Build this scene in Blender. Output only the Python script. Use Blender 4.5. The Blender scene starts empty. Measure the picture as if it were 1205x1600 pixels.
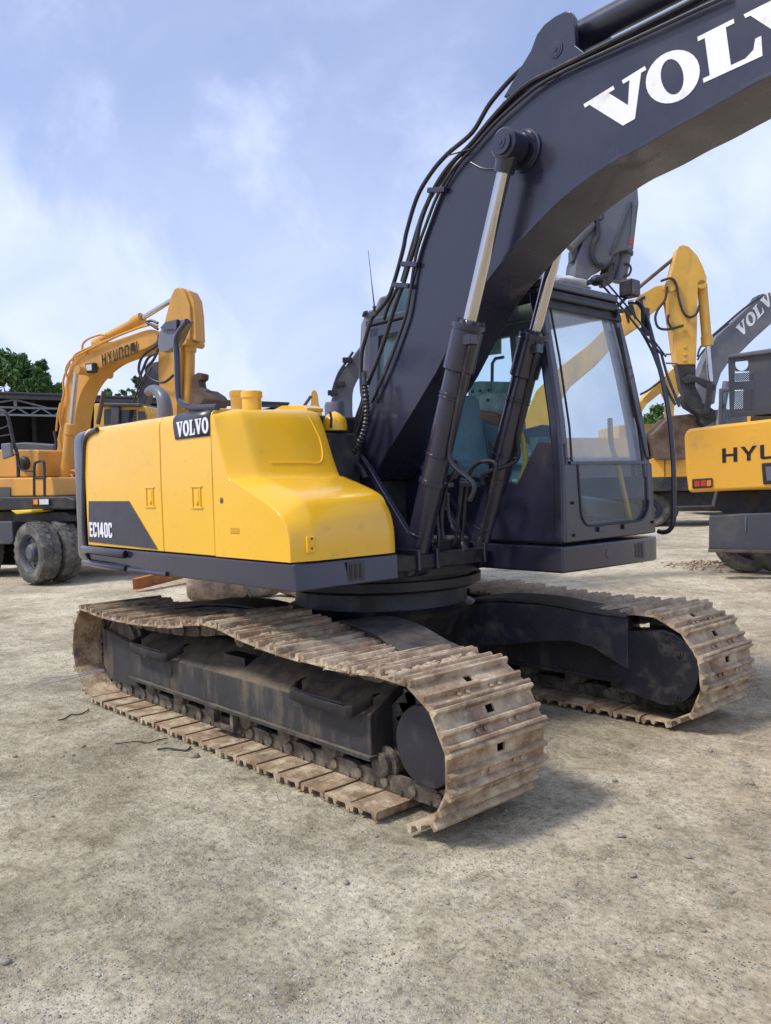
import bpy, bmesh, math, random
import numpy as np
from mathutils import Vector, Matrix
random.seed(7); rng = np.random.default_rng(7)
S = bpy.context.scene
COL = S.collection
# ------------------------------------------------------------------ camera
CAM = Vector((4.01626668, -3.58594070, 1.42326413))
_yaw, _pitch, _roll, _f = 2.40457253, -.0348411575, -.0288689379, 1317.32576
cy, sy, cp, sp = math.cos(_yaw), math.sin(_yaw), math.cos(_pitch), math.sin(_pitch)
F = Vector((cy*cp, sy*cp, sp)); R0 = Vector((sy, -cy, 0)); U0 = R0.cross(F)
RR = R0*math.cos(_roll) + U0*math.sin(_roll); UU = -R0*math.sin(_roll) + U0*math.cos(_roll)
cd = bpy.data.cameras.new('camera'); cam = bpy.data.objects.new('camera', cd); COL.objects.link(cam)
cam.matrix_world = Matrix(((RR.x, UU.x, -F.x, CAM.x), (RR.y, UU.y, -F.y, CAM.y), (RR.z, UU.z, -F.z, CAM.z), (0, 0, 0, 1)))
cd.sensor_fit = 'VERTICAL'; cd.sensor_height = 24.0; cd.lens = _f/1600*24.0
cd.clip_start = .05; cd.clip_end = 3000
S.camera = cam
# ------------------------------------------------------------------ light
SUN_DIR = Vector((.34, .80, -1.15)).normalized()      # direction the light travels
EXPOSURE = 1.08
S.view_settings.view_transform = 'Standard'; S.view_settings.look = 'None'
S.view_settings.exposure = EXPOSURE; S.view_settings.gamma = 1; S.view_settings.use_curve_mapping = False
sl = bpy.data.lights.new('sun', 'SUN'); sl.energy = 1.45; sl.angle = math.radians(10.0); sl.color = (1, .95, .87)
so = bpy.data.objects.new('sun', sl); COL.objects.link(so); so.rotation_euler = SUN_DIR.to_track_quat('-Z', 'Y').to_euler()
so.location = (-20, -30, 30)
w = bpy.data.worlds.new('World'); S.world = w; w.use_nodes = True
nt = w.node_tree; N = nt.nodes; L = nt.links; N.clear()
def wn(t, **k):
    n = N.new(t)
    for a, b in k.items(): setattr(n, a, b)
    return n
sky = wn('ShaderNodeTexSky', sky_type='NISHITA', sun_disc=False)
sky.sun_elevation = math.asin(-SUN_DIR.z); sky.sun_rotation = math.atan2(-SUN_DIR.x, -SUN_DIR.y)
sky.air_density = 1.0; sky.dust_density = 1.5; sky.ozone_density = 2.0
tc = wn('ShaderNodeTexCoord')
sep = wn('ShaderNodeSeparateXYZ'); L.new(tc.outputs['Generated'], sep.inputs[0])
# flatten the dome so that the clouds stretch towards the horizon
addz = wn('ShaderNodeMath', operation='ADD'); addz.inputs[1].default_value = .75; L.new(sep.outputs['Z'], addz.inputs[0])
mxz = wn('ShaderNodeMath', operation='MAXIMUM'); mxz.inputs[1].default_value = .3; L.new(addz.outputs[0], mxz.inputs[0])
dx = wn('ShaderNodeMath', operation='DIVIDE'); L.new(sep.outputs['X'], dx.inputs[0]); L.new(mxz.outputs[0], dx.inputs[1])
dy = wn('ShaderNodeMath', operation='DIVIDE'); L.new(sep.outputs['Y'], dy.inputs[0]); L.new(mxz.outputs[0], dy.inputs[1])
cmb = wn('ShaderNodeCombineXYZ'); L.new(dx.outputs[0], cmb.inputs[0]); L.new(dy.outputs[0], cmb.inputs[1])
def wnoise(scale, detail, rough, dist, off):
    mp = wn('ShaderNodeMapping'); mp.inputs['Location'].default_value = off; L.new(cmb.outputs[0], mp.inputs[0])
    n = wn('ShaderNodeTexNoise'); n.inputs['Scale'].default_value = scale; n.inputs['Detail'].default_value = detail
    n.inputs['Roughness'].default_value = rough; n.inputs['Distortion'].default_value = dist
    L.new(mp.outputs[0], n.inputs['Vector']); return n
n1 = wnoise(2.3, 10, .55, .5, (3.4, 2.6, 0)); n2 = wnoise(4.2, 8, .52, .6, (8.3, 2.2, 0))
r1 = wn('ShaderNodeValToRGB'); r1.color_ramp.elements[0].position = .42; r1.color_ramp.elements[1].position = .60
r1.color_ramp.interpolation = 'EASE'
L.new(n1.outputs['Fac'], r1.inputs[0])
# towards the horizon the sky turns to even milky white
mr = wn('ShaderNodeMapRange'); mr.inputs['From Min'].default_value = .0; mr.inputs['From Max'].default_value = .42
mr.inputs['To Min'].default_value = .8; mr.inputs['To Max'].default_value = 0.0; L.new(sep.outputs['Z'], mr.inputs['Value'])
mx1 = wn('ShaderNodeMath', operation='MAXIMUM'); L.new(r1.outputs[0], mx1.inputs[0]); L.new(mr.outputs[0], mx1.inputs[1])
fac = wn('ShaderNodeMath', operation='MULTIPLY_ADD'); fac.inputs[1].default_value = .52; fac.inputs[2].default_value = .42; L.new(mx1.outputs[0], fac.inputs[0])
ccol = wn('ShaderNodeValToRGB'); ce = ccol.color_ramp.elements
ce[0].position = .25; ce[0].color = (.38, .45, .67, 1); ce[1].position = .72; ce[1].color = (.60, .655, .82, 1)
L.new(n2.outputs['Fac'], ccol.inputs[0])
cs = wn('ShaderNodeVectorMath', operation='SCALE'); cs.inputs['Scale'].default_value = 7.6; L.new(ccol.outputs[0], cs.inputs[0])
tint = wn('ShaderNodeVectorMath', operation='MULTIPLY'); tint.inputs[1].default_value = (.60, .66, .84); L.new(sky.outputs[0], tint.inputs[0])
mix = wn('ShaderNodeMix', data_type='RGBA'); L.new(fac.outputs[0], mix.inputs['Factor'])
L.new(tint.outputs[0], mix.inputs[6]); L.new(cs.outputs[0], mix.inputs[7])
bg = wn('ShaderNodeBackground'); bg.inputs['Strength'].default_value = .1; L.new(mix.outputs[2], bg.inputs[0])
wo = wn('ShaderNodeOutputWorld'); L.new(bg.outputs[0], wo.inputs[0])

# ------------------------------------------------------------------ tools
def ray(u, v): return F + RR*((u-602.5)/_f) - UU*((v-800)/_f)
class Frame:
    """a vertical working plane standing at (x, y), turned by ang; local x along it, local y away from the viewer"""
    def __init__(s, x, y, ang):
        s.o = Vector((x, y, 0)); s.a = ang
        s.ex = Vector((math.cos(ang), math.sin(ang), 0)); s.ey = Vector((-math.sin(ang), math.cos(ang), 0))
    def p(s, u, v, y=0.):
        d = ray(u, v); t = ((s.o - CAM).dot(s.ey) + y)/d.dot(s.ey); q = CAM + d*t - s.o
        return Vector((q.dot(s.ex), y, q.z))
    def g(s, u, v):
        d = ray(u, v); t = -CAM.z/d.z; q = CAM + d*t - s.o
        return Vector((q.dot(s.ex), q.dot(s.ey), 0))
M0 = Frame(0, 0, 0)
def facing(D, u, turn=0.):
    """frame at depth D metres straight ahead under pixel column u, turned from the image plane"""
    d = ray(u, 760); q = CAM + d*D
    return Frame(q.x, q.y, math.atan2(R0.y, R0.x) + math.radians(turn))
def smooth(pts, n=6, closed=False):
    P = [Vector(p) for p in pts]; out = []; m = len(P)
    rngi = range(m) if closed else range(m-1)
    for i in rngi:
        if closed: a, b, c, d = P[(i-1) % m], P[i], P[(i+1) % m], P[(i+2) % m]
        else: a, b, c, d = P[max(i-1, 0)], P[i], P[i+1], P[min(i+2, m-1)]
        for k in range(n):
            t = k/n; out.append(.5*((2*b) + (c-a)*t + (2*a-5*b+4*c-d)*t*t + (3*b-a-3*c+d)*t*t*t))
    if not closed: out.append(P[-1])
    return out
class MB:
    def __init__(s): s.v = []; s.f = []
    def add(s, vs, fs):
        o = len(s.v); s.v += [tuple(v) for v in vs]; s.f += [tuple(i+o for i in f) for f in fs]; return s
    def box(s, x0, x1, y0, y1, z0, z1):
        return s.add([(x, y, z) for x in (x0, x1) for y in (y0, y1) for z in (z0, z1)],
            [(0, 1, 3, 2), (4, 6, 7, 5), (0, 4, 5, 1), (2, 3, 7, 6), (0, 2, 6, 4), (1, 5, 7, 3)])
    def prism(s, poly, y0, y1, ax='y', poly2=None):
        """polygon extruded along ax ('y': points are x,z; 'z': x,y; 'x': y,z)"""
        def m(p, h): return {'y': (p[0], h, p[1]), 'z': (p[0], p[1], h), 'x': (h, p[0], p[1])}[ax]
        n = len(poly); q = poly2 or poly
        fs = [tuple(range(n)), tuple(range(2*n-1, n-1, -1))] + [(i, n+i, n+(i+1) % n, (i+1) % n) for i in range(n)]
        return s.add([m(p, y0) for p in poly] + [m(p, y1) for p in q], fs)
    def tube(s, pts, r, seg=8, cap=True):
        P = [Vector(p) for p in pts]; n = len(P); vs = []; up = None
        for i in range(n):
            t = (P[min(i+1, n-1)] - P[max(i-1, 0)]).normalized()
            if up is None: up = Vector((0, 0, 1)) if abs(t.z) < .9 else Vector((0, 1, 0))
            a = t.cross(up).normalized(); b = a.cross(t).normalized(); up = b
            rr = r[i] if isinstance(r, (list, tuple)) else r
            for k in range(seg):
                w_ = 2*math.pi*k/seg; vs.append(P[i] + a*rr*math.cos(w_) + b*rr*math.sin(w_))
        fs = [(i*seg+k, i*seg+(k+1) % seg, (i+1)*seg+(k+1) % seg, (i+1)*seg+k) for i in range(n-1) for k in range(seg)]
        if cap: fs += [tuple(range(seg-1, -1, -1)), tuple((n-1)*seg+k for k in range(seg))]
        return s.add(vs, fs)
    def cyl(s, a, b, r, r2=None, seg=20): return s.tube([a, b], [r, r if r2 is None else r2], seg)
    def lathe(s, a, b, prof, seg=28, cap=True):
        """revolve (t, r) pairs, t metres along a->b"""
        a = Vector(a); d = (Vector(b)-a).normalized()
        u = d.cross(Vector((0, 0, 1)) if abs(d.z) < .9 else Vector((0, 1, 0))).normalized(); w_ = u.cross(d)
        vs = [a + d*t + (u*math.cos(2*math.pi*k/seg) + w_*math.sin(2*math.pi*k/seg))*max(r, 1e-4) for t, r in prof for k in range(seg)]
        n = len(prof)
        fs = [(i*seg+k, i*seg+(k+1) % seg, (i+1)*seg+(k+1) % seg, (i+1)*seg+k) for i in range(n-1) for k in range(seg)]
        if cap: fs += [tuple(range(seg-1, -1, -1)), tuple((n-1)*seg+k for k in range(seg))]
        return s.add(vs, fs)
    def beam(s, a, b, w_, h, up=(0, 0, 1)):
        a = Vector(a); b = Vector(b); t = (b-a).normalized(); x = t.cross(Vector(up)).normalized()*w_/2; z = x.cross(t).normalized()*h/2
        vs = [p + i*x + j*z for p in (a, b) for i, j in ((-1, -1), (1, -1), (1, 1), (-1, 1))]
        return s.add(vs, [(3, 2, 1, 0), (4, 5, 6, 7)] + [(i, (i+1) % 4, 4+(i+1) % 4, 4+i) for i in range(4)])
    def sphere(s, c, rx, ry, rz, seg=14, rings=8, z0=-1.):
        c = Vector(c); vs = []; fs = []
        for i in range(rings+1):
            th = math.asin(z0) + (math.pi/2-math.asin(z0))*i/rings
            for k in range(seg):
                a = 2*math.pi*k/seg; vs.append(c + Vector((rx*math.cos(th)*math.cos(a), ry*math.cos(th)*math.sin(a), rz*math.sin(th))))
        fs = [(i*seg+k, i*seg+(k+1) % seg, (i+1)*seg+(k+1) % seg, (i+1)*seg+k) for i in range(rings) for k in range(seg)]
        fs.append(tuple(range(seg-1, -1, -1)))
        return s.add(vs, fs)
    def grid(s, rows):
        n = len(rows[0]); return s.add([p for r in rows for p in r],
            [(i*n+k, i*n+k+1, (i+1)*n+k+1, (i+1)*n+k) for i in range(len(rows)-1) for k in range(n-1)])
    def mesh(s, name, m, ang=35):
        me = bpy.data.meshes.new(name); me.from_pydata(s.v, [], s.f)
        bm = bmesh.new(); bm.from_mesh(me); bmesh.ops.remove_doubles(bm, verts=bm.verts, dist=1e-6)
        bmesh.ops.recalc_face_normals(bm, faces=bm.faces); bm.to_mesh(me); bm.free()
        me.shade_smooth(); me.set_sharp_from_angle(angle=math.radians(ang))
        me.materials.append(m); return me
    def build(s, name, m, parent=None, bev=0, seg=2, ang=35, label=None):
        o = bpy.data.objects.new(name, s.mesh(name, m, ang)); COL.objects.link(o); o.parent = parent
        if bev:
            b = o.modifiers.new('bevel', 'BEVEL'); b.width = bev; b.segments = seg; b.limit_method = 'ANGLE'; b.angle_limit = math.radians(32)
            b.harden_normals = True; b.use_clamp_overlap = True
        if label: o['label'] = label
        return o
def thing(name, label, cat, fr=None, group=None):
    o = bpy.data.objects.new(name, None); COL.objects.link(o); o.empty_display_size = .3
    if fr: o.location = fr.o; o.rotation_euler = (0, 0, fr.a)
    o['label'] = label; o['category'] = cat
    if group: o['group'] = group
    return o
def tag(o, label, cat, group=None):
    o['label'] = label; o['category'] = cat
    if group: o['group'] = group
    return o
def place(o, loc, rot=(0, 0, 0)): o.location = loc; o.rotation_euler = rot; return o
# ------------------------------------------------------------------ materials
def mat(name, col, rough=.5, metal=0., spec=.5, var=.12, vscale=3., dirt=None, dirt_amt=0., dscale=4., bump=0., bscale=60., up=0., coat=0., rand=0., streak=False, rvar=.12):
    m = bpy.data.materials.new(name); m.use_nodes = True; t = m.node_tree; n = t.nodes; l = t.links
    b = n['Principled BSDF']; b.inputs['Metallic'].default_value = metal
    b.inputs['Specular IOR Level'].default_value = spec; b.inputs['Coat Weight'].default_value = coat; b.inputs['Coat Roughness'].default_value = .12
    tc = n.new('ShaderNodeTexCoord'); vec = tc.outputs['Object']
    if rand:
        oi = n.new('ShaderNodeObjectInfo'); ad = n.new('ShaderNodeVectorMath'); ad.operation = 'SCALE'; ad.inputs[0].default_value = (17, 31, 7)
        l.new(oi.outputs['Random'], ad.inputs['Scale']); a2 = n.new('ShaderNodeVectorMath'); a2.operation = 'ADD'
        l.new(vec, a2.inputs[0]); l.new(ad.outputs[0], a2.inputs[1]); vec = a2.outputs[0]
    def noise(sc, det=6, rg=.6, stretch=None):
        q = n.new('ShaderNodeTexNoise'); q.inputs['Scale'].default_value = sc; q.inputs['Detail'].default_value = det; q.inputs['Roughness'].default_value = rg
        if stretch:
            mp = n.new('ShaderNodeMapping'); mp.inputs['Scale'].default_value = stretch; l.new(vec, mp.inputs[0]); l.new(mp.outputs[0], q.inputs['Vector'])
        else: l.new(vec, q.inputs['Vector'])
        return q.outputs['Fac']
    def ramp(src, a, b_, c0=(0, 0, 0, 1), c1=(1, 1, 1, 1)):
        r = n.new('ShaderNodeValToRGB'); r.color_ramp.elements[0].position = a; r.color_ramp.elements[1].position = b_
        r.color_ramp.elements[0].color = c0; r.color_ramp.elements[1].color = c1; l.new(src, r.inputs[0]); return r.outputs[0]
    lo = tuple(c*(1-var) for c in col)+(1,); hi = tuple(min(1, c*(1+var)) for c in col)+(1,)
    c = ramp(noise(vscale), .3, .7, lo, hi)
    rg = n.new('ShaderNodeMapRange'); l.new(noise(vscale*2.3, 5), rg.inputs['Value']); rg.inputs['From Min'].default_value = .3; rg.inputs['From Max'].default_value = .7
    rg.inputs['To Min'].default_value = max(.03, rough-rvar); rg.inputs['To Max'].default_value = min(1, rough+rvar); rgo = rg.outputs[0]
    if dirt:
        f = ramp(noise(dscale, 9, .68, (1, 1, .25) if streak else None), .62-.4*dirt_amt, .80-.35*dirt_amt)
        if up:   # dust settles on what faces up
            ge = n.new('ShaderNodeNewGeometry'); sx = n.new('ShaderNodeSeparateXYZ'); l.new(ge.outputs['Normal'], sx.inputs[0])
            u2 = n.new('ShaderNodeMapRange'); l.new(sx.outputs['Z'], u2.inputs['Value']); u2.inputs['From Min'].default_value = .1; u2.inputs['From Max'].default_value = .9
            u2.inputs['To Max'].default_value = up
            gr = n.new('ShaderNodeMath'); gr.operation = 'MULTIPLY'; l.new(u2.outputs[0], gr.inputs[0]); l.new(ramp(noise(dscale*1.7, 8, .7), .3, .6), gr.inputs[1])
            mm = n.new('ShaderNodeMath'); mm.operation = 'MAXIMUM'; l.new(f, mm.inputs[0]); l.new(gr.outputs[0], mm.inputs[1]); f = mm.outputs[0]
        dc = ramp(noise(dscale*3.1), .3, .7, tuple(x*.72 for x in dirt)+(1,), tuple(dirt)+(1,))
        mi = n.new('ShaderNodeMix'); mi.data_type = 'RGBA'; l.new(f, mi.inputs['Factor']); l.new(c, mi.inputs[6]); l.new(dc, mi.inputs[7]); c = mi.outputs[2]
        ri = n.new('ShaderNodeMix'); l.new(f, ri.inputs['Factor']); l.new(rgo, ri.inputs[2]); ri.inputs[3].default_value = .9; rgo = ri.outputs[0]
        if metal:
            me = n.new('ShaderNodeMath'); me.operation = 'MULTIPLY_ADD'; l.new(f, me.inputs[0]); me.inputs[1].default_value = -metal; me.inputs[2].default_value = metal; l.new(me.outputs[0], b.inputs['Metallic'])
    l.new(c, b.inputs['Base Color']); l.new(rgo, b.inputs['Roughness'])
    if bump:
        bp = n.new('ShaderNodeBump'); bp.inputs['Strength'].default_value = min(1, bump); bp.inputs['Distance'].default_value = .01; l.new(noise(bscale, 4), bp.inputs['Height']); l.new(bp.outputs[0], b.inputs['Normal'])
    return m
DUST = (.36, .31, .24)
Y1 = mat('yellow_paint', (.86, .475, .010), .25, var=.035, vscale=1.2, coat=.6, dirt=(.62, .40, .09), dirt_amt=.06, dscale=16, rvar=.06, bump=.06, bscale=7)
CH = mat('charcoal_paint', (.020, .020, .040), .30, var=.10, vscale=1.4, dirt=(.05, .048, .06), dirt_amt=.02, dscale=3, coat=.45, bump=.05, bscale=12)
UC = mat('shaded_undercarriage_paint', (.013, .013, .019), .45, var=.25, vscale=3, dirt=(.06, .05, .042), dirt_amt=.28, dscale=6, bump=.2, bscale=50)  # darker than the charcoal: shade below the body is put into the colour
CHD = mat('dusty_charcoal', (.022, .022, .030), .5, var=.2, vscale=3, dirt=(.10, .085, .07), dirt_amt=.30, dscale=6, up=.9, bump=.2, bscale=50)
FRM = mat('track_frame_paint', (.034, .033, .035), .62, var=.25, vscale=5, dirt=(.20, .155, .10), dirt_amt=.30, dscale=5, up=1., bump=.4, bscale=120, streak=True)
BLK = mat('black_rubber', (.018, .018, .021), .5, var=.2, dirt=(.09, .08, .07), dirt_amt=.25, dscale=12)
HOSE = mat('hose_rubber', (.022, .021, .027), .38, var=.2, dirt=(.08, .07, .07), dirt_amt=.2, dscale=9)
CHROME = mat('chrome_rod', (.56, .54, .53), .06, metal=1., var=.05, vscale=6, rvar=.03)
SHOE = mat('muddy_track_steel', (.27, .165, .095), .42, metal=.35, var=.5, vscale=6, dirt=(.62, .50, .335), dirt_amt=.54, dscale=7, up=.45, bump=.8, bscale=45, rand=1)
LINK = mat('track_link_steel', (.085, .070, .055), .6, metal=.3, var=.35, vscale=9, dirt=(.27, .225, .16), dirt_amt=.45, dscale=8, bump=.6, bscale=50, rand=1)
WHITE = mat('white_vinyl', (.80, .80, .84), .45, var=.03, dirt=(.6, .58, .52), dirt_amt=.1, dscale=10)
DECAL = mat('dark_decal', (.030, .030, .048), .33, var=.1, vscale=3, dirt=(.10, .1, .1), dirt_amt=.15)
SEAT = mat('seat_grey', (.20, .33, .40), .8, var=.15, vscale=10, dirt=(.3, .3, .28), dirt_amt=.2)
CONS = mat('console_grey', (.13, .20, .26), .5, var=.12)
YRAIL = mat('yellow_rail', (.75, .50, .03), .4, var=.1)
OR1 = mat('orange_yellow_paint', (.62, .30, .045), .42, var=.10, vscale=1.2, dirt=(.50, .28, .09), dirt_amt=.30, dscale=2.2, coat=.1, streak=True)
OR2 = mat('amber_counterweight_paint', (.85, .42, .04), .42, var=.06, vscale=1.0, dirt=(.55, .35, .12), dirt_amt=.2, dscale=2)
OR3 = mat('faded_yellow_paint', (.66, .37, .055), .5, var=.12, vscale=1.5, dirt=(.42, .28, .12), dirt_amt=.3, dscale=2.5, streak=True)
GREY = mat('grey_machine_paint', (.12, .125, .15), .5, var=.12, vscale=1.2, dirt=(.22, .21, .2), dirt_amt=.3, dscale=2)
DGREY = mat('dark_grey_machine_paint', (.055, .060, .072), .5, var=.15, vscale=1.2, dirt=(.12, .11, .1), dirt_amt=.3, dscale=2)
BODY = mat('chassis_black', (.022, .022, .024), .55, var=.2, dirt=(.10, .085, .065), dirt_amt=.3, dscale=3)
RUST = mat('rusty_steel', (.10, .055, .035), .8, var=.3, vscale=3, dirt=(.17, .12, .085), dirt_amt=.5, dscale=3, bump=.5, bscale=25)
ORST = mat('orange_primer_steel', (.48, .17, .05), .6, var=.2, dirt=(.2, .12, .08), dirt_amt=.3, dscale=8)
MUD = mat('dried_mud', (.34, .25, .18), .9, var=.35, vscale=5, dirt=(.16, .13, .11), dirt_amt=.5, dscale=7, bump=1, bscale=18)
TYRE = mat('dusty_tyre', (.075, .072, .066), .8, var=.2, vscale=6, dirt=(.24, .22, .18), dirt_amt=.45, dscale=5, bump=.4, bscale=60)
RIMM = mat('steel_rim', (.06, .07, .09), .5, var=.2, dirt=(.22, .2, .17), dirt_amt=.4)
BLACKP = mat('black_letters_and_hole_shade', (.012, .010, .008), .4, var=.1)  # also stands for the shade inside holes and slots
SILV = mat('silver_foil_bag', (.55, .57, .62), .45, var=.2, vscale=9, dirt=(.45, .42, .22), dirt_amt=.3, dscale=5, bump=.5, bscale=20)
REDL = mat('red_lens', (.45, .05, .02), .2, var=.2)
ORL = mat('orange_lens', (.7, .22, .03), .2, var=.2)
CLEAR = mat('clear_lens', (.6, .62, .65), .15, var=.2, vscale=30)
ROOFM = mat('corrugated_roof', (.055, .055, .065), .6, var=.25, vscale=.6)
SHEDIN = mat('shed_dark_wall', (.028, .028, .032), .8, var=.4, vscale=.3)
TRUSS = mat('grey_steel_truss', (.22, .24, .28), .5, var=.1)
PLAST = mat('hazy_plastic_grey', (.13, .13, .16), .4, var=.1)
def glass(name, tint, haze, hazecol=(.6, .66, .75), ior=1.5):
    m = bpy.data.materials.new(name); m.use_nodes = True; t = m.node_tree; n = t.nodes; l = t.links; n.clear()
    tr = n.new('ShaderNodeBsdfTransparent'); tr.inputs[0].default_value = (*tint, 1)
    gl = n.new('ShaderNodeBsdfGlossy'); gl.inputs['Roughness'].default_value = .02
    df = n.new('ShaderNodeBsdfDiffuse'); df.inputs[0].default_value = (*hazecol, 1)
    fr = n.new('ShaderNodeFresnel'); fr.inputs[0].default_value = ior
    tc = n.new('ShaderNodeTexCoord'); no = n.new('ShaderNodeTexNoise'); no.inputs['Scale'].default_value = 2.2; no.inputs['Detail'].default_value = 7; l.new(tc.outputs['Object'], no.inputs['Vector'])
    mr = n.new('ShaderNodeMapRange'); l.new(no.outputs['Fac'], mr.inputs['Value']); mr.inputs['From Min'].default_value = .3; mr.inputs['From Max'].default_value = .75
    mr.inputs['To Min'].default_value = haze*.6; mr.inputs['To Max'].default_value = haze*1.4
    m1 = n.new('ShaderNodeMixShader'); l.new(mr.outputs[0], m1.inputs[0]); l.new(tr.outputs[0], m1.inputs[1]); l.new(df.outputs[0], m1.inputs[2])
    m2 = n.new('ShaderNodeMixShader'); l.new(fr.outputs[0], m2.inputs[0]); l.new(m1.outputs[0], m2.inputs[1]); l.new(gl.outputs[0], m2.inputs[2])
    o = n.new('ShaderNodeOutputMaterial'); l.new(m2.outputs[0], o.inputs[0]); return m
GLF = glass('windscreen_glass', (.93, .96, .98), .46)  # pale sky reflection put in as diffuse haze, along with dust
GLL = glass('lower_windscreen_glass', (.86, .92, .95), .10)
GLS = glass('side_glass', (.84, .95, .97), .09, (.45, .62, .66), 1.13)
GLD = glass('dark_cab_glass', (.25, .30, .33), .06)
# ------------------------------------------------------------------ lettering (strokes in a unit box)
def _ell(cx, cz, rx, rz, n=28, p=2.): 
    o = []
    for k in range(n):
        a = 2*math.pi*k/n; c, s = math.cos(a), math.sin(a)
        o.append((cx + rx*math.copysign(abs(c)**(2/p), c), cz + rz*math.copysign(abs(s)**(2/p), s)))
    return o
SV = [(0, 1), (.50, 1), (.50, .905), (.40, .905), (.585, .38), (.74, .905), (.64, .905), (.64, 1), (1, 1), (1, .905), (.92, .905), (.60, 0), (.41, 0), (.08, .905), (0, .905)]
SL = [(0, 1), (.52, 1), (.52, .905), (.40, .905), (.40, .10), (.60, .10), (.72, .20), (.76, .40), (.84, .40), (.82, 0), (0, 0), (0, .095), (.10, .095), (.10, .905), (0, .905)]
def Bx(x0, x1, z0, z1): return [(x0, z0), (x1, z0), (x1, z1), (x0, z1)]
G = {
 'Vs': (1.0, [SV], []), 'Ls': (.86, [SL], []), 'Os': (.98, [], [(_ell(.49, .5, .49, .52), _ell(.49, .5, .20, .37))]),
 'H': (.8, [Bx(0, .2, 0, 1), Bx(.6, .8, 0, 1), Bx(.2, .6, .42, .58)], []),
 'Y': (.85, [[(.325, 0), (.525, 0), (.525, .42), (.85, 1), (.63, 1), (.425, .60), (.22, 1), (0, 1), (.325, .42)]], []),
 'U': (.8, [[(0, 1), (0, .12), (.1, 0), (.7, 0), (.8, .12), (.8, 1), (.6, 1), (.6, .17), (.2, .17), (.2, 1)]], []),
 'N': (.8, [[(0, 0), (0, 1), (.7, 1), (.8, .88), (.8, 0), (.6, 0), (.6, .83), (.2, .83), (.2, 0)]], []),
 'D': (.8, [], [([(0, 0), (.68, 0), (.8, .14), (.8, .86), (.68, 1), (0, 1)], [(.2, .17), (.58, .17), (.6, .2), (.6, .8), (.58, .83), (.2, .83)])]),
 'A': (.8, [[(0, 0), (0, .88), (.1, 1), (.8, 1), (.8, 0), (.6, 0), (.6, .34), (.2, .34), (.2, 0)]], []),
 'I': (.2, [Bx(0, .2, 0, 1)], []),
 'T': (.8, [Bx(.3, .5, 0, .82), Bx(0, .8, .82, 1)], []),
 'E': (.5, [Bx(0, .2, 0, 1), Bx(.2, .5, 0, .17), Bx(.2, .46, .42, .58), Bx(.2, .5, .83, 1)], []),
 'C': (.55, [[(.55, .68), (.36, .68), (.36, .82), (.30, .85), (.25, .85), (.19, .8), (.19, .2), (.25, .15), (.30, .15), (.36, .18), (.36, .32), (.55, .32), (.55, .12), (.42, 0), (.13, 0), (0, .12), (0, .88), (.13, 1), (.42, 1), (.55, .88)]], []),
 '1': (.32, [[(.12, 0), (.32, 0), (.32, 1), (.17, 1), (0, .82), (0, .70), (.12, .72)]], []),
 '4': (.60, [[(.30, 0), (.30, .2), (0, .2), (0, .36), (.26, 1), (.50, 1), (.50, .36), (.60, .36), (.60, .2), (.50, .2), (.50, 0)]], []),
 '0': (.55, [], [([(.13, 0), (.42, 0), (.55, .12), (.55, .88), (.42, 1), (.13, 1), (0, .88), (0, .12)], [(.24, .15), (.31, .15), (.36, .2), (.36, .8), (.31, .85), (.24, .85), (.19, .8), (.19, .2)])]),
}
def word(txt, o, ux, uz, nrm, hgt, gap, m, parent, widen=1., slant=0., curve=None):
    """one raised letter object each; o: lower left corner, ux/uz unit vectors in the surface, nrm outwards"""
    o = Vector(o); ux = Vector(ux).normalized(); uz = Vector(uz).normalized(); nrm = Vector(nrm).normalized(); x = 0.
    for ch in txt:
        wd, polys, rings = G[ch]; mb = MB()
        def T(p, h):
            X = x + p[0]*widen + slant*p[1]; return o + (ux*X + uz*p[1])*hgt + nrm*h
        for P in polys:
            n = len(P); mb.add([T(p, -.001) for p in P] + [T(p, .0022) for p in P], [tuple(range(n)), tuple(range(2*n-1, n-1, -1))] + [(i, (i+1) % n, n+(i+1) % n, n+i) for i in range(n)])
        for A, B in rings:
            n = len(A); vs = [T(p, h) for h in (-.001, .0022) for q in (A, B) for p in q]
            fs = []
            for i in range(n):
                j = (i+1) % n; fs += [(2*n+i, 2*n+j, 3*n+j, 3*n+i), (i, j, n+j, n+i), (i, j, 2*n+j, 2*n+i), (n+i, n+j, 3*n+j, 3*n+i)]
            mb.add(vs, fs)
        mb.build('letter', m, parent); x += wd*widen + gap
    return x*hgt
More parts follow.
